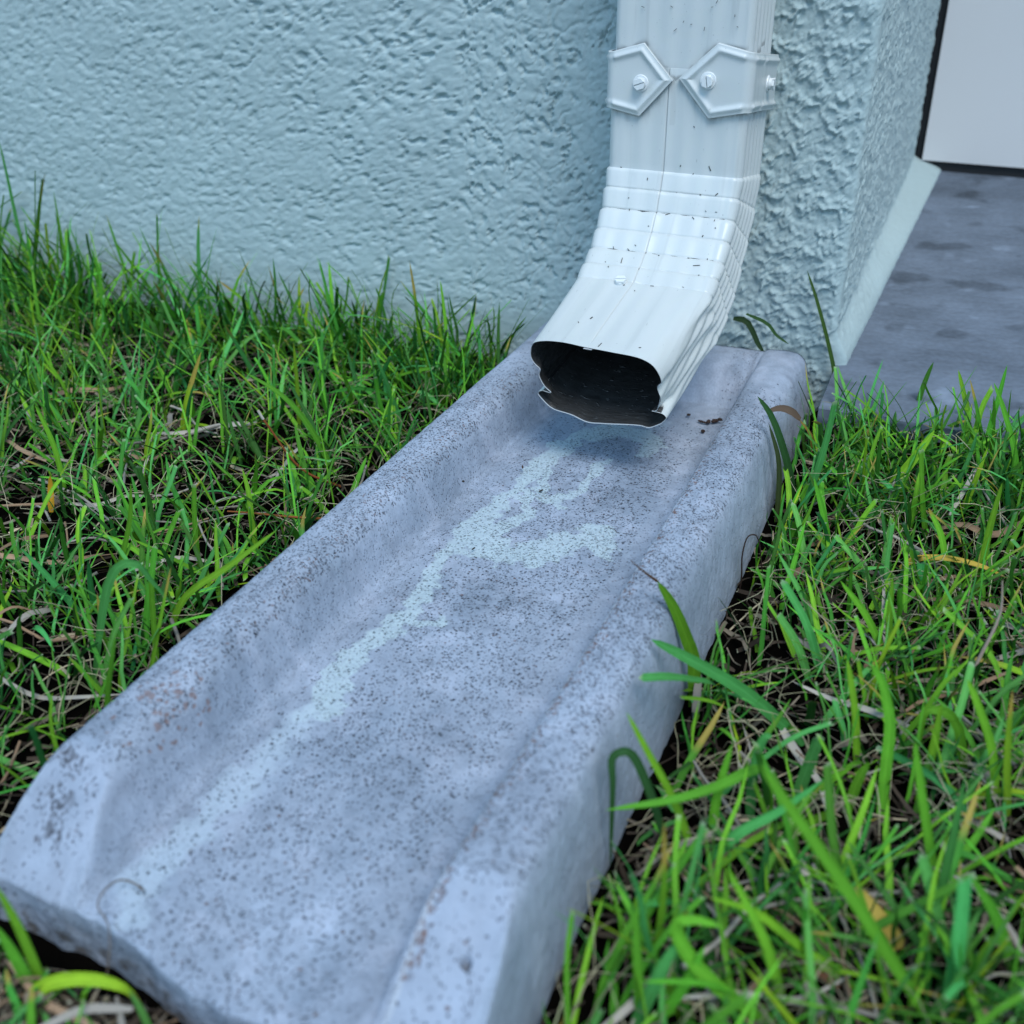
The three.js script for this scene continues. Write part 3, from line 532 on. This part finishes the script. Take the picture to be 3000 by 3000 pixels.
const inPipe = (q) => q.x > -0.01 && q.x < 0.112 && q.z < 0.26 && q.y > 0.06;
{
  const lawn = tag(group('lawn'), 'mown green lawn with tufts of broad blades on both sides of the concrete splash block', null, null, 'structure');
  const r = rngOf(2024), blades = [];
  const toneOf = (k) => { const c = TONES[k], v = 0.6 + 0.65 * r(), h = (r() - 0.5) * 0.3; return [c[0] * v * (1 + h * 2), c[1] * v, c[2] * v * (1 - h)]; };
  // blades that stand out in the photograph: [width mm, tone, cut, spine points in mm]
  const hand = [
    [6,0,0,[-336,0,351,-337,40,351,-343,72,354]],
    [7,1,0,[-162,0,521,-144,51,519,-134,74,517,-127,81,515,-120,81,512,-116,71,509,-107,48,502]],
    [6,1,0,[-207,0,475,-222,25,481,-235,50,487]],
    [5,0,0,[-231,0,188,-229,40,187,-228,79,187]],
    [6,0,0,[-157,0,247,-175,43,255,-191,68,262,-215,87,272]],
    [5,0,0,[-215,0,445,-201,25,442,-189,57,440,-183,83,440]],
    [6,0,0,[-151,0,470,-133,27,465,-104,51,455,-74,77,445]],
    [5,0,1,[-181,0,395,-178,35,394,-175,59,393]],
    [4.5,1,1,[-153,0,526,-139,35,520,-126,59,515]],
    [7,0,0,[-318,0,235,-308,32,231,-292,74,224]],
    [5,2,0,[-599,0,42,-598,77,42,-597,133,41]],
    [5,2,0,[-612,0,81,-607,72,79,-605,113,78]],
    [5,2,0,[-500,45,105,-498,79,104,-501,105,105]],
    [5,2,0,[-262,15,58,-271,68,62,-276,108,65]],
    [5,2,0,[-184,35,53,-186,77,54,-189,113,56]],
    [5,2,0,[-365,0,31,-382,43,38,-404,66,47]],
    [5,2,0,[-331,0,65,-317,45,59,-303,74,53]],
    [4.5,2,0,[-153,45,60,-155,77,60,-157,101,61]],
    [5,2,0,[-484,0,28,-505,51,37,-527,93,46]],
    [4,0,0,[-154,0,513,-155,27,513,-153,54,513]],
    [5,0,1,[-137,0,495,-134,32,493,-131,58,492]],
    [4,0,0,[-126,0,519,-113,39,513,-100,82,508]],
    [7,0,0,[318,0,570,277,71,588,251,116,599,237,140,605]],
    [8,1,0,[212,0,534,213,14,533,223,31,529,237,42,522,254,62,515]],
    [7.5,0,0,[281,0,461,278,36,462,276,60,463,269,85,466,263,96,469]],
    [6,0,0,[265,0,424,259,31,427,254,53,429,250,68,430]],
    [9.5,1,1,[238,0,463,242,18,461,245,38,460]],
    [7,1,0,[222,0,489,220,32,490,223,55,489,226,55,487]],
    [5,0,0,[205,0,522,191,38,528,179,67,534,169,90,538]],
    [8,0,0,[260,0,595,229,27,608,217,50,613,216,60,614,222,61,611,232,57,607]],
    [5.5,0,0,[288,0,562,259,24,575,240,44,583,223,53,591]],
    [4,0,0,[202,0,595,205,46,594,203,90,595]],
    [10,1,1,[321,0,569,317,46,571,313,83,572]],
    [7,0,0,[348,0,530,332,32,536,318,57,543]],
    [8,1,1,[318,0,527,306,32,532,299,52,535]],
    [6,0,0,[286,45,51,279,65,54,272,84,57]],
    [6,2,0,[298,45,96,290,72,99,281,96,103]],
    [6,0,0,[323,45,128,307,88,135,296,110,139]],
    [6,0,0,[301,45,100,302,80,100,303,109,100]],
    [6,2,0,[248,45,38,250,65,36,253,79,35]],
    [7,0,0,[311,0,229,310,43,229,311,81,229]],
    [7,0,0,[292,0,150,297,34,148,301,66,146]],
    [8,1,1,[185,0,182,194,39,178,198,73,176,199,93,176]],
    [7,1,1,[234,0,352,221,34,358,206,63,365]],
    [7,1,1,[229,0,358,217,24,363,206,43,368]],
    [6,1,1,[251,0,249,238,18,255,220,41,262]],
    [6,0,1,[275,0,181,267,36,184,260,74,187]],
    [8,1,1,[281,0,259,277,20,260,274,34,262]],
    [6,0,0,[295,0,229,283,39,234,272,60,239]],
    [6,0,0,[219,0,224,209,33,229,199,64,233]],
    [10,0,0,[235,0,155,253,43,147,265,70,142]],
    [6,0,0,[270,0,322,251,30,330,234,55,338]],
    [6,0,0,[269,0,317,264,21,319,261,54,320]],
    [7,0,0,[319,0,411,304,39,418,292,43,423,292,16,423]],
    [6,0,0,[334,0,421,325,30,425,312,62,431,306,74,433]],
    [6,0,0,[296,0,437,298,29,436,297,60,437]],
    [6,0,0,[313,0,495,295,57,503,287,88,506]],
    [6,0,0,[340,0,437,330,44,441,325,81,443]],
    [7,0,0,[264,0,461,267,20,460,270,31,459]],
    [6,0,0,[237,0,470,252,14,463,263,26,459]],
    [6.5,0,0,[209,0,514,208,31,514,212,66,513]],
    [6,0,0,[206,0,617,203,29,618,200,68,619]],
    [8,1,0,[202,0,619,211,30,616,216,48,613]],
    [8,0,0,[207,0,617,221,24,611,226,46,609]],
    [6,0,0,[259,0,585,247,38,591,229,80,598]],
    [8,0,0,[-28,0,718,-14,15,711,3,18,704,14,14,700,19,2,697]],
    [8,0,0,[-25,0,709,-28,23,711,-32,42,712]],
    [7,0,0,[-23,0,706,-25,40,708,-29,63,709]],  ];
  for (const [w, tone, cut, q] of hand) {
    const pts = []; for (let k = 0; k < q.length; k += 3) pts.push(V(q[k] / 1000, q[k + 1] / 1000 + (k && q[2] > 690 ? 0.009 : 0), q[k + 2] / 1000));
    const b = pts[0], gy = soilY(b.x, b.z) - 0.004; if (b.y - gy > 0.012) pts.unshift(V(b.x + 0.003, gy, b.z + 0.004)); else b.y = gy;
    const yellow = r() < 0.22;
    blades.push({ pts, w: w * 0.00074, c: toneOf(tone === 2 ? (r() < 0.6 ? 2 : 0) : tone === 1 ? 1 : (r() < 0.25 ? 3 : 0)), cut, tip: yellow && !cut ? [0.42, 0.30, 0.06] : null, deadLen: 0.1 + 0.25 * r(), n: 12, rank: 1e9, hint: V(0.28 + 0.4 * (r() - 0.5), 0.55, 0.75) });
  }
  camera.updateMatrixWorld(); camera.updateProjectionMatrix();
  const inv = camera.matrixWorldInverse.copy(camera.matrixWorld).invert();
  const screen = (v) => { const q = v.clone().applyMatrix4(inv); if (q.z > -0.1) return null; return q.applyMatrix4(camera.projectionMatrix); };
  function tuft(x, z, tall, count) {
    const az0 = r() * 6.283;
    for (let k = 0; k < count; k++) {
      const az = az0 + (r() - 0.5) * 4.2, len = tall * (0.45 + 0.75 * r()), lean = 0.12 + 1.35 * Math.pow(r(), 1.1), droop = 0.15 + 1.0 * Math.pow(r(), 3);
      const bx = x + (r() - 0.5) * 0.016, bz = z + (r() - 0.5) * 0.016, gy = soilY(bx, bz) - 0.004;
      const pts = [V(bx, gy, bz)], dir = V(Math.cos(az), 0, Math.sin(az)); let a = lean * 0.55, P = pts[0].clone();
      const kink = r() < 0.25 ? 1 + Math.floor(r() * 3) : 9;
      for (let i = 0; i < 4; i++) { a += droop * 0.28 + (i === kink ? 0.5 * r() : 0); const st = len / 4; P = P.clone().addScaledVector(dir, Math.sin(a) * st).add(V((r() - 0.5) * 0.004, Math.cos(a) * st, (r() - 0.5) * 0.004)); if (P.y < gy + 0.006) P.y = gy + 0.006 + 0.004 * r(); pts.push(P); }
      if (pts.some((q, i) => inBlock(q) || (i && inWall(q)) || inPipe(q))) continue;
      const cut = r() < 0.4, t = r(), wd = (0.0012 + 0.0036 * Math.pow(r(), 1.5)) * (0.75 + 0.25 * Math.min(1, len / 0.06));
      blades.push({ pts, w: wd, c: toneOf(t < 0.30 ? 0 : t < 0.52 ? 1 : t < 0.77 ? 2 : t < 0.83 ? 3 : 4), cut, tip: !cut && r() < 0.2 ? [0.40, 0.30, 0.07] : null, deadLen: 0.08 + 0.4 * r() * r(), n: 8, hint: V(Math.cos(az + 1.57) * (r() - 0.5), 0.5 + 0.5 * r(), Math.sin(az + 1.57) * (r() - 0.5)).addScaledVector(dir, -0.8) });
    }
  }
  const bare = (x, z) => smooth(0.04, 0.34, fbm(x * 13, z * 13, 44, 3));
  for (let n = 0; n < 1900; n++) {
    const x = lerp(-0.84, -0.09, r()), z = 0.006 + 0.84 * Math.pow(r(), 1.25), wallSide = 1 - smooth(0.05, 0.30, z), farL = smooth(-0.3, -0.6, x);
    if (r() > 1 - 0.8 * bare(x, z) * (1 - 0.6 * wallSide)) continue;
    tuft(x, z, lerp(0.066, 0.084, wallSide) + 0.022 * farL * wallSide, 2 + Math.floor(r() * 4));
  }
  for (let n = 0; n < 420; n++) { const x = lerp(-0.84, -0.11, Math.pow(r(), 1.2)); if (noise(x * 14, 3.3, 1) < 0.02) continue; tuft(x, 0.008 + 0.05 * r(), (0.100 + 0.055 * smooth(-0.3, -0.62, x)) * (0.55 + 0.6 * r()), 1 + Math.floor(r() * 3)); }
  for (let n = 0; n < 60; n++) tuft(lerp(-0.2, -0.1, r()), lerp(0.015, 0.09, r()), 0.095 * (0.6 + 0.5 * r()), 2);
  for (let n = 0; n < 1450; n++) {
    const x = lerp(0.17, 0.56, r()), z = lerp(0.03, 0.80, r()); if (x > 0.2 && z < 0.072) continue;
    if (r() > 1 - 0.85 * bare(x, z)) continue;
    if (z > 0.42 && r() < 0.35) continue;
    tuft(x, z, lerp(0.066, 0.060, smooth(0.08, 0.2, z)) + 0.014 * smooth(0.3, 0.6, z), 2 + Math.floor(r() * 4));
  }
  for (let n = 0; n < 220; n++) { const x = lerp(0.18, 0.5, r()), z = 0.076 + 0.09 * r(); tuft(x, z, 0.055, 3); }
  for (let n = 0; n < 70; n++) { const x = lerp(-0.16, 0.06, r()); tuft(x, 0.703 + 0.06 * r(), 0.03, 3); }
  for (const b of blades) {
    if (b.rank) continue; let m = 0, area = 0, prev = null;
    for (const p of b.pts) { const s = screen(p); if (!s) continue; if (Math.abs(s.x) < 1.02 && Math.abs(s.y) < 1.02) m++; if (prev) area += Math.hypot(s.x - prev.x, s.y - prev.y); prev = s; }
    b.rank = m > 2 ? area * b.w / Math.max(0.3, b.pts[0].distanceTo(camera.position)) + 1e-6 : 0;
  }
  blades.sort((a, b) => b.rank - a.rank);
  const rest = [];
  blades.forEach((b, i) => {
    const g = bladeGeometry(b.pts, b.w, b.c, { cut: b.cut, tip: b.tip, deadLen: b.deadLen, n: b.n, hint: b.hint, r });
    if (i < 280) mesh('leaf_blade', g, leaf, lawn); else rest.push(g);
  });
  tag(mesh('short_grass', mergeGeometries(rest), leaf, lawn), null, null, null, 'stuff');
  // thatch: dead stems and clippings lying on the soil
  const th = [];
  for (let n = 0; n < 10500; n++) {
    const left = r() < 0.56, front = r() < 0.2, x = front ? lerp(-0.16, 0.12, r()) : left ? lerp(-0.8, -0.085, r()) : lerp(0.166, 0.56, r()), z = front ? lerp(0.69, 0.78, r()) : left ? lerp(0.01, 0.8, r()) : lerp(0.05, 0.8, r());
    if (x > 0.2 && z < 0.078) continue;
    const az = r() * 6.283, len = 0.008 + 0.05 * r() * r(), k = (r() - 0.5) * 1.6, pts = []; let a = az, P = V(x, 0, z); const h0 = 0.010 * r(), h1 = 0.012 * r();
    for (let i = 0; i < 4; i++) { P = P.clone(); P.y = soilY(P.x, P.z) + 0.0008 + lerp(h0, h1, i / 3) + 0.002 * r(); pts.push(P); a += k * 0.5; P = P.clone().add(V(Math.cos(a) * len / 3, 0, Math.sin(a) * len / 3)); }
    if (pts.some((q) => inBlock(q, 0.0) || inWall(q))) continue;
    const t = r(), v = 0.6 + 0.7 * r(), c = t < 0.45 ? [0.06 * v, 0.045 * v, 0.034 * v] : t < 0.72 ? [0.19 * v, 0.155 * v, 0.115 * v] : t < 0.91 ? [0.036 * v, 0.026 * v, 0.018 * v] : [0.44 * v, 0.36 * v, 0.24 * v];
    th.push(r() < 0.7 ? stalkGeometry(pts, 0.0003 + 0.0004 * r(), c, 5, 0.4) : bladeGeometry(pts, 0.0012 + 0.0022 * r(), c, { n: 5, r, twist: 2, cut: true }));
  }
  // longer bleached stems lying across the bare patches
  for (let n = 0; n < 320; n++) {
    const left = n < 120, fr = n >= 260, x = fr ? lerp(-0.15, 0.05, r()) : left ? lerp(-0.5, -0.1, r()) : lerp(0.17, 0.42, r()), z = fr ? lerp(0.694, 0.76, r()) : left ? lerp(0.2, 0.72, r()) : lerp(0.15, 0.7, r()), az = r() * 6.283, len = 0.03 + 0.07 * r(), pts = []; let a = az, P = V(x, 0, z);
    for (let i = 0; i < 4; i++) { P = P.clone(); P.y = soilY(P.x, P.z) + 0.006 + 0.012 * r(); pts.push(P); a += (r() - 0.5) * 0.7; P = P.clone().add(V(Math.cos(a) * len / 3, 0, Math.sin(a) * len / 3)); }
    if (pts.some((q) => inBlock(q, 0.002) || inWall(q))) continue;
    const v = 0.5 + 0.6 * r(), c = r() < 0.7 ? [0.40 * v, 0.36 * v, 0.31 * v] : [0.34 * v, 0.22 * v, 0.14 * v];
    th.push(r() < 0.6 ? stalkGeometry(pts, 0.0006 + 0.0008 * r(), c, 8, 0.3) : bladeGeometry(pts, 0.002 + 0.003 * r(), c, { n: 8, r, twist: 1.5 }));
  }
  // frayed pale fibres standing among the blades
  for (let n = 0; n < 60; n++) tuft(lerp(-0.2, -0.1, r()), lerp(0.015, 0.09, r()), 0.095 * (0.6 + 0.5 * r()), 2);
  for (let n = 0; n < 1450; n++) {
    const left = r() < 0.5, x = left ? lerp(-0.7, -0.09, r()) : lerp(0.17, 0.5, r()), z = lerp(0.08, 0.78, r()), az = r() * 6.283, len = 0.02 + 0.04 * r(), y0 = soilY(x, z);
    const pts = [V(x, y0, z), V(x + Math.cos(az) * len * 0.25, y0 + len * 0.45, z + Math.sin(az) * len * 0.25), V(x + Math.cos(az) * len * 0.7, y0 + len * (0.4 + 0.3 * r()), z + Math.sin(az) * len * 0.7), V(x + Math.cos(az + 0.6) * len, y0 + len * (0.1 + 0.5 * r()), z + Math.sin(az + 0.6) * len)];
    if (pts.some((q) => inBlock(q) || inWall(q) || inPipe(q))) continue;
    const v = 0.5 + 0.8 * r(); th.push(stalkGeometry(pts, 0.00025 + 0.0002 * r(), [0.42 * v, 0.38 * v, 0.24 * v], 8, 0.6));
  }
  tag(mesh('dry_thatch', mergeGeometries(th), dry, lawn), 'pale brown dead stems and clippings matted on the soil between the grass', null, null, 'stuff');
}

// ---------------------------------------------------------------- single leaves, stems and scraps one can point to
{
  const r = rngOf(5), mm = (...q) => { const o = []; for (let k = 0; k < q.length; k += 3) o.push(V(q[k] / 1000, q[k + 1] / 1000, q[k + 2] / 1000)); return o; };
  const H = V(0.3, 0.5, 0.8);
  const G0 = [0.11, 0.34, 0.03], G1 = [0.07, 0.29, 0.07], DK = [0.035, 0.10, 0.03];
  const one = (name, g, m, label, cat) => tag(mesh(name, g, m), label, cat);
  const two = (name, label, cat, parts) => { const o = tag(group(name), label, cat); for (const [n, g, m] of parts) mesh(n, g, m, o); return o; };
  two('green_leaf', 'upright green blade with dark withered tip leaning over the right rim of the block', 'grass blade', [
    ['leaf', bladeGeometry(mm(170.5, -4, 409.2, 169.1, 27.9, 409.4, 164.6, 43.3, 411.4, 156, 65.9, 415.1, 147.6, 81.3, 418.7), 0.0075, [0.10, 0.24, 0.015], { n: 14, hint: H }), leaf],
    ['withered_tip', stalkGeometry(mm(147.6, 81.3, 418.7, 141, 87, 421.5, 133.8, 94.6, 424.6), 0.0009, [0.07, 0.035, 0.015], 8, 0.8), dry]]);
  one('green_leaf', bladeGeometry(mm(194, 0, 410, 188, 36, 435, 180, 57, 462, 171, 68, 479, 160, 70, 487.5), 0.0055, G1, { n: 12, cut: true, hint: V(0, 0.9, 0.4), r }), leaf, 'dark green mown blade lying across the outer edge of the right rim, tip pointing left', 'grass blade');
  one('green_leaf', bladeGeometry(mm(235.5, -3, 417.9, 203.2, 33.1, 431.8, 170.3, 58, 445.9, 155.2, 68, 452.4), 0.0068, G1, { n: 12, hint: H }), leaf, 'long tapering blade rising from the right lawn onto the side of the splash block', 'grass blade');
  one('green_leaf', bladeGeometry(mm(232, 0, 489, 224.4, 40, 494.9, 209.3, 47, 521.1, 193.6, 52, 542.9, 167.9, 50, 558.4), 0.0055, G0, { n: 14, hint: V(0.1, 0.9, 0.3) }), leaf, 'nearly level blade reaching left over the low right side of the splash block', 'grass blade');
  one('curled_leaf', bladeGeometry(mm(193.7, 2, 533.2, 180.9, 51.5, 538.3, 171.8, 71.8, 542.2, 166.1, 69.1, 544.7, 167, 54.9, 546.2, 168, 4, 546.7), 0.0042, DK, { n: 22, hint: H }), leaf, 'thin dark blade curled in a hook beside the front right side of the block', 'grass blade');
  one('green_leaf', bladeGeometry(mm(178.6, 6, 6, 178.5, 41.9, 7, 171.5, 66.8, 8, 155.5, 108.6, 9, 145, 131, 8), 0.0036, [0.05, 0.10, 0.02], { n: 12, hint: H }), leaf, 'tall lone olive blade bending left before the stucco between spout and wall corner', 'grass blade');
  two('withered_leaf', 'shrivelled brown and yellow leaf bent over the back part of the right rim', 'leaf', [
    ['leaf', bladeGeometry(mm(186, 0, 100, 180, 40, 121, 172, 63, 143), 0.0055, [0.26, 0.17, 0.04], { n: 10, hint: V(0.1, 0.8, 0.6) }), dry],
    ['withered_tip', bladeGeometry(mm(173.5, 61, 140, 167, 69.5, 147, 160, 72, 150, 151, 70.5, 155.5), 0.0062, [0.10, 0.07, 0.05], { n: 10, twist: 3, r, hint: V(0.1, 0.8, 0.6) }), dry]]);
  one('green_leaf', bladeGeometry(mm(179.1, 2, 166.1, 175.4, 26, 167.7, 168, 52, 172.5, 157, 78, 176.4, 147.2, 91.3, 179.8), 0.0058, DK, { n: 12, hint: H }), leaf, 'dark drooping blade against the right rim just in front of the withered leaf', 'grass blade');
  one('green_leaf', bladeGeometry(mm(172.7, 2, 191.6, 171, 37.6, 192.3, 168.3, 56.4, 194.4, 160, 80, 196.9), 0.004, [0.05, 0.07, 0.025], { n: 10, hint: H }), leaf, 'narrow brownish green blade pressed against the outer side of the right rim', 'grass blade');
  two('pine_needle', 'slanting rust brown needle with a pale cut end, standing left of the splash block', 'needle', [
    ['needle_shaft', stalkGeometry(mm(-142.4, 3, 267.6, -168.6, 18.3, 278.9, -191.2, 59.9, 288.6), 0.0011, [0.20, 0.065, 0.022], 12, 0.2), dry],
    ['cut_end', stalkGeometry(mm(-191.2, 59.9, 288.6, -193.9, 67.1, 289.8), 0.0012, [0.45, 0.40, 0.33], 3, 0.1), dry]]);
  one('pine_needle', stalkGeometry(mm(-118, 13, 329, -142.9, 14.7, 339.1, -164.5, 17.6, 348.4, -181.4, 19.3, 355.7), 0.0011, [0.24, 0.085, 0.03], 12, 0.5), dry, 'rust brown needle lying level in the grass with its end at the left rim', 'needle');
  one('dry_stem', stalkGeometry(mm(-3.6, 31.5, 662.4, -9.1, 33.5, 662, -14.3, 35.5, 664.2, -14.2, 38.5, 673.7, -12.6, 37, 679.8, -5.5, 33.5, 683, 1.5, 31, 690.5, 3, 18, 698), 0.0005, [0.14, 0.11, 0.085], 26, 0.5), dry, 'thin brown curled stem lying on the front lip of the splash block', 'stem');
  one('dry_stem', stalkGeometry(mm(-2, -2, 716, 0, 10, 708, 2, 18, 701), 0.0011, [0.30, 0.25, 0.18], 8, 0.4), dry, 'pale dry stem standing in front of the splash block front lip', 'stem');
  one('dry_stem', stalkGeometry(mm(212.6, 4, 538.6, 226, 4.5, 568.3, 233.8, 5, 587.7), 0.0016, [0.26, 0.22, 0.19], 8, 0.2), dry, 'thick pale grey stalk lying on dark soil right of the splash block front', 'stem');
  one('dry_stem', stalkGeometry(mm(167.8, -1, 282.5, 168.4, 9, 284.1, 167.4, 28, 284.6, 169.8, 40, 283.1, 174, 40, 280.5, 180, 10, 275), 0.0006, [0.04, 0.025, 0.02], 20, 0.3), dry, 'thin dark stem bent in a loop against the outer right side of the splash block', 'stem');
  one('yellow_leaf', bladeGeometry(mm(262, 14, 241, 271, 22, 239, 290, 25, 235.6, 311.5, 22, 232.4, 327.4, 12, 223.7), 0.0052, [0.42, 0.29, 0.05], { n: 12, hint: V(0, 0.9, 0.3) }), dry, 'yellowed blade lying level across the green tufts in the right lawn', 'grass blade');
  one('yellow_leaf', bladeGeometry(mm(298, 6, 545, 295.1, 12, 543.3, 281.5, 20, 536.6, 276, 21, 530), 0.0068, [0.40, 0.29, 0.06], { n: 10, hint: V(0, 0.9, 0.4) }), dry, 'broad yellow dying blade on the soil at lower right of the picture', 'grass blade');
  one('dead_leaf', bladeGeometry(mm(252.5, 4, 563.8, 265.7, 8, 569.4, 277.9, 5, 573.5), 0.0080, [0.17, 0.085, 0.05], { n: 10, hint: V(0.2, 0.9, -0.2), twist: 1.2, r }), dry, 'reddish brown dead leaf on the bare soil at the lower right', 'leaf');
  one('bark_chip', new THREE.BoxGeometry(0.0085, 0.003, 0.0035).rotateY(0.7).rotateZ(0.3).translate(0.201, 0.014, 0.272), std(0.22, 0.12, 0.085, 0.9), 'small tan wood chip on the thatch close to the right side of the splash block', 'wood chip');
  one('grass_scrap', bladeGeometry(mm(246.9, 6, 529.2, 249, 9, 539, 251.1, 6, 548.4), 0.0068, [0.16, 0.28, 0.07], { n: 6, cut: true, r, hint: V(0, 1, 0.2) }), leaf, 'short pale green cut scrap alone on dark soil right of the splash block', 'grass scrap');
  one('yellow_leaf', bladeGeometry(mm(-317, 4, 385, -319.2, 18, 379.4, -317, 31, 378.4), 0.005, [0.45, 0.24, 0.02], { n: 8, hint: H }), dry, 'small orange yellow upright blade in the bare patch of the left lawn', 'grass blade');
  one('dry_stem', stalkGeometry(mm(313.9, 2, 350.2, 313.1, 24.2, 350.6, 319.1, 60.8, 348, 316.1, 82.7, 349.3), 0.0016, [0.40, 0.30, 0.24], 10, 0.8), dry, 'pale pinkish dry stalk standing upright near the right edge of the picture', 'stem');
  one('green_leaf', bladeGeometry(mm(91, 85, 14, 102, 84, 14, 114.5, 66, 16, 120, 60, 17), 0.005, [0.02, 0.045, 0.015], { n: 8, hint: H }), leaf, 'dark blade hanging behind the splash block at the foot of the wall', 'grass blade');
  one('green_leaf', bladeGeometry(mm(101, 90, 13, 120, 84, 14, 128, 76, 15, 139.4, 70, 16), 0.003, [0.03, 0.08, 0.02], { n: 8, hint: H }), leaf, 'thin arching blade behind the elbow along the back edge of the splash block', 'grass blade');
  // scraps on the concrete
  const lump = (pts, c, label, nm = 'soil_crumb') => { const gs = pts.map(([x, y, z, a, b, cc]) => { const g = new THREE.IcosahedronGeometry(1, 2), p = g.attributes.position; for (let i = 0; i < p.count; i++) { const k = 1 + 0.45 * noise(p.getX(i) * 1.7 + x * 900, p.getY(i) * 1.7, p.getZ(i) * 1.7 + z * 700); p.setXYZ(i, p.getX(i) * a * k / 1000, p.getY(i) * b * k / 1000, p.getZ(i) * cc * k / 1000); } g.rotateY(x * 50); g.computeVertexNormals(); g.translate(x / 1000, y / 1000, z / 1000); return g; }); return one(nm, mergeGeometries(gs), std(...c, 0.9), label, 'scrap'); };
  lump([[95.5, 34.6, 115, 4.2, 0.8, 1.2], [100, 35.2, 114, 2.4, 1.4, 1.6], [104.5, 35.4, 111.5, 3, 1.6, 1.4], [108, 36.2, 109, 2.2, 1.2, 1.2]], [0.035, 0.018, 0.013], 'dark scrap of leaf and twig on the trough floor right of the spout mouth', 'leaf_scrap');
  lump([[82.2, 35.0, 107.5, 1.7, 0.9, 1.3]], [0.035, 0.02, 0.015], 'dark crumb on the trough floor, nearest the spout mouth');
  lump([[100.3, 34.6, 131.5, 1.7, 1.4, 1.5]], [0.03, 0.017, 0.012], 'dark round crumb just in front of the leaf scrap in the trough');
  lump([[-3.1, 36.6, 244, 2.3, 0.6, 0.7]], [0.05, 0.025, 0.018], 'small brown sliver at the foot of the left trough wall below the spout');
  lump([[20.6, 33.8, 267.2, 0.6, 0.5, 2.0]], [0.03, 0.022, 0.016], 'tiny dark sliver inside the chalky ring on the trough floor');
  lump([[9.2, 33.2, 355, 1.7, 0.5, 0.6]], [0.03, 0.022, 0.016], 'tiny dark sliver on the white chalk patch in mid trough');
  lump([[-25, 46.5, 297, 0.9, 0.8, 0.8]], [0.03, 0.022, 0.016], 'small dark speck stuck on the left inner wall of the trough');
}
renderer.render(scene, camera);
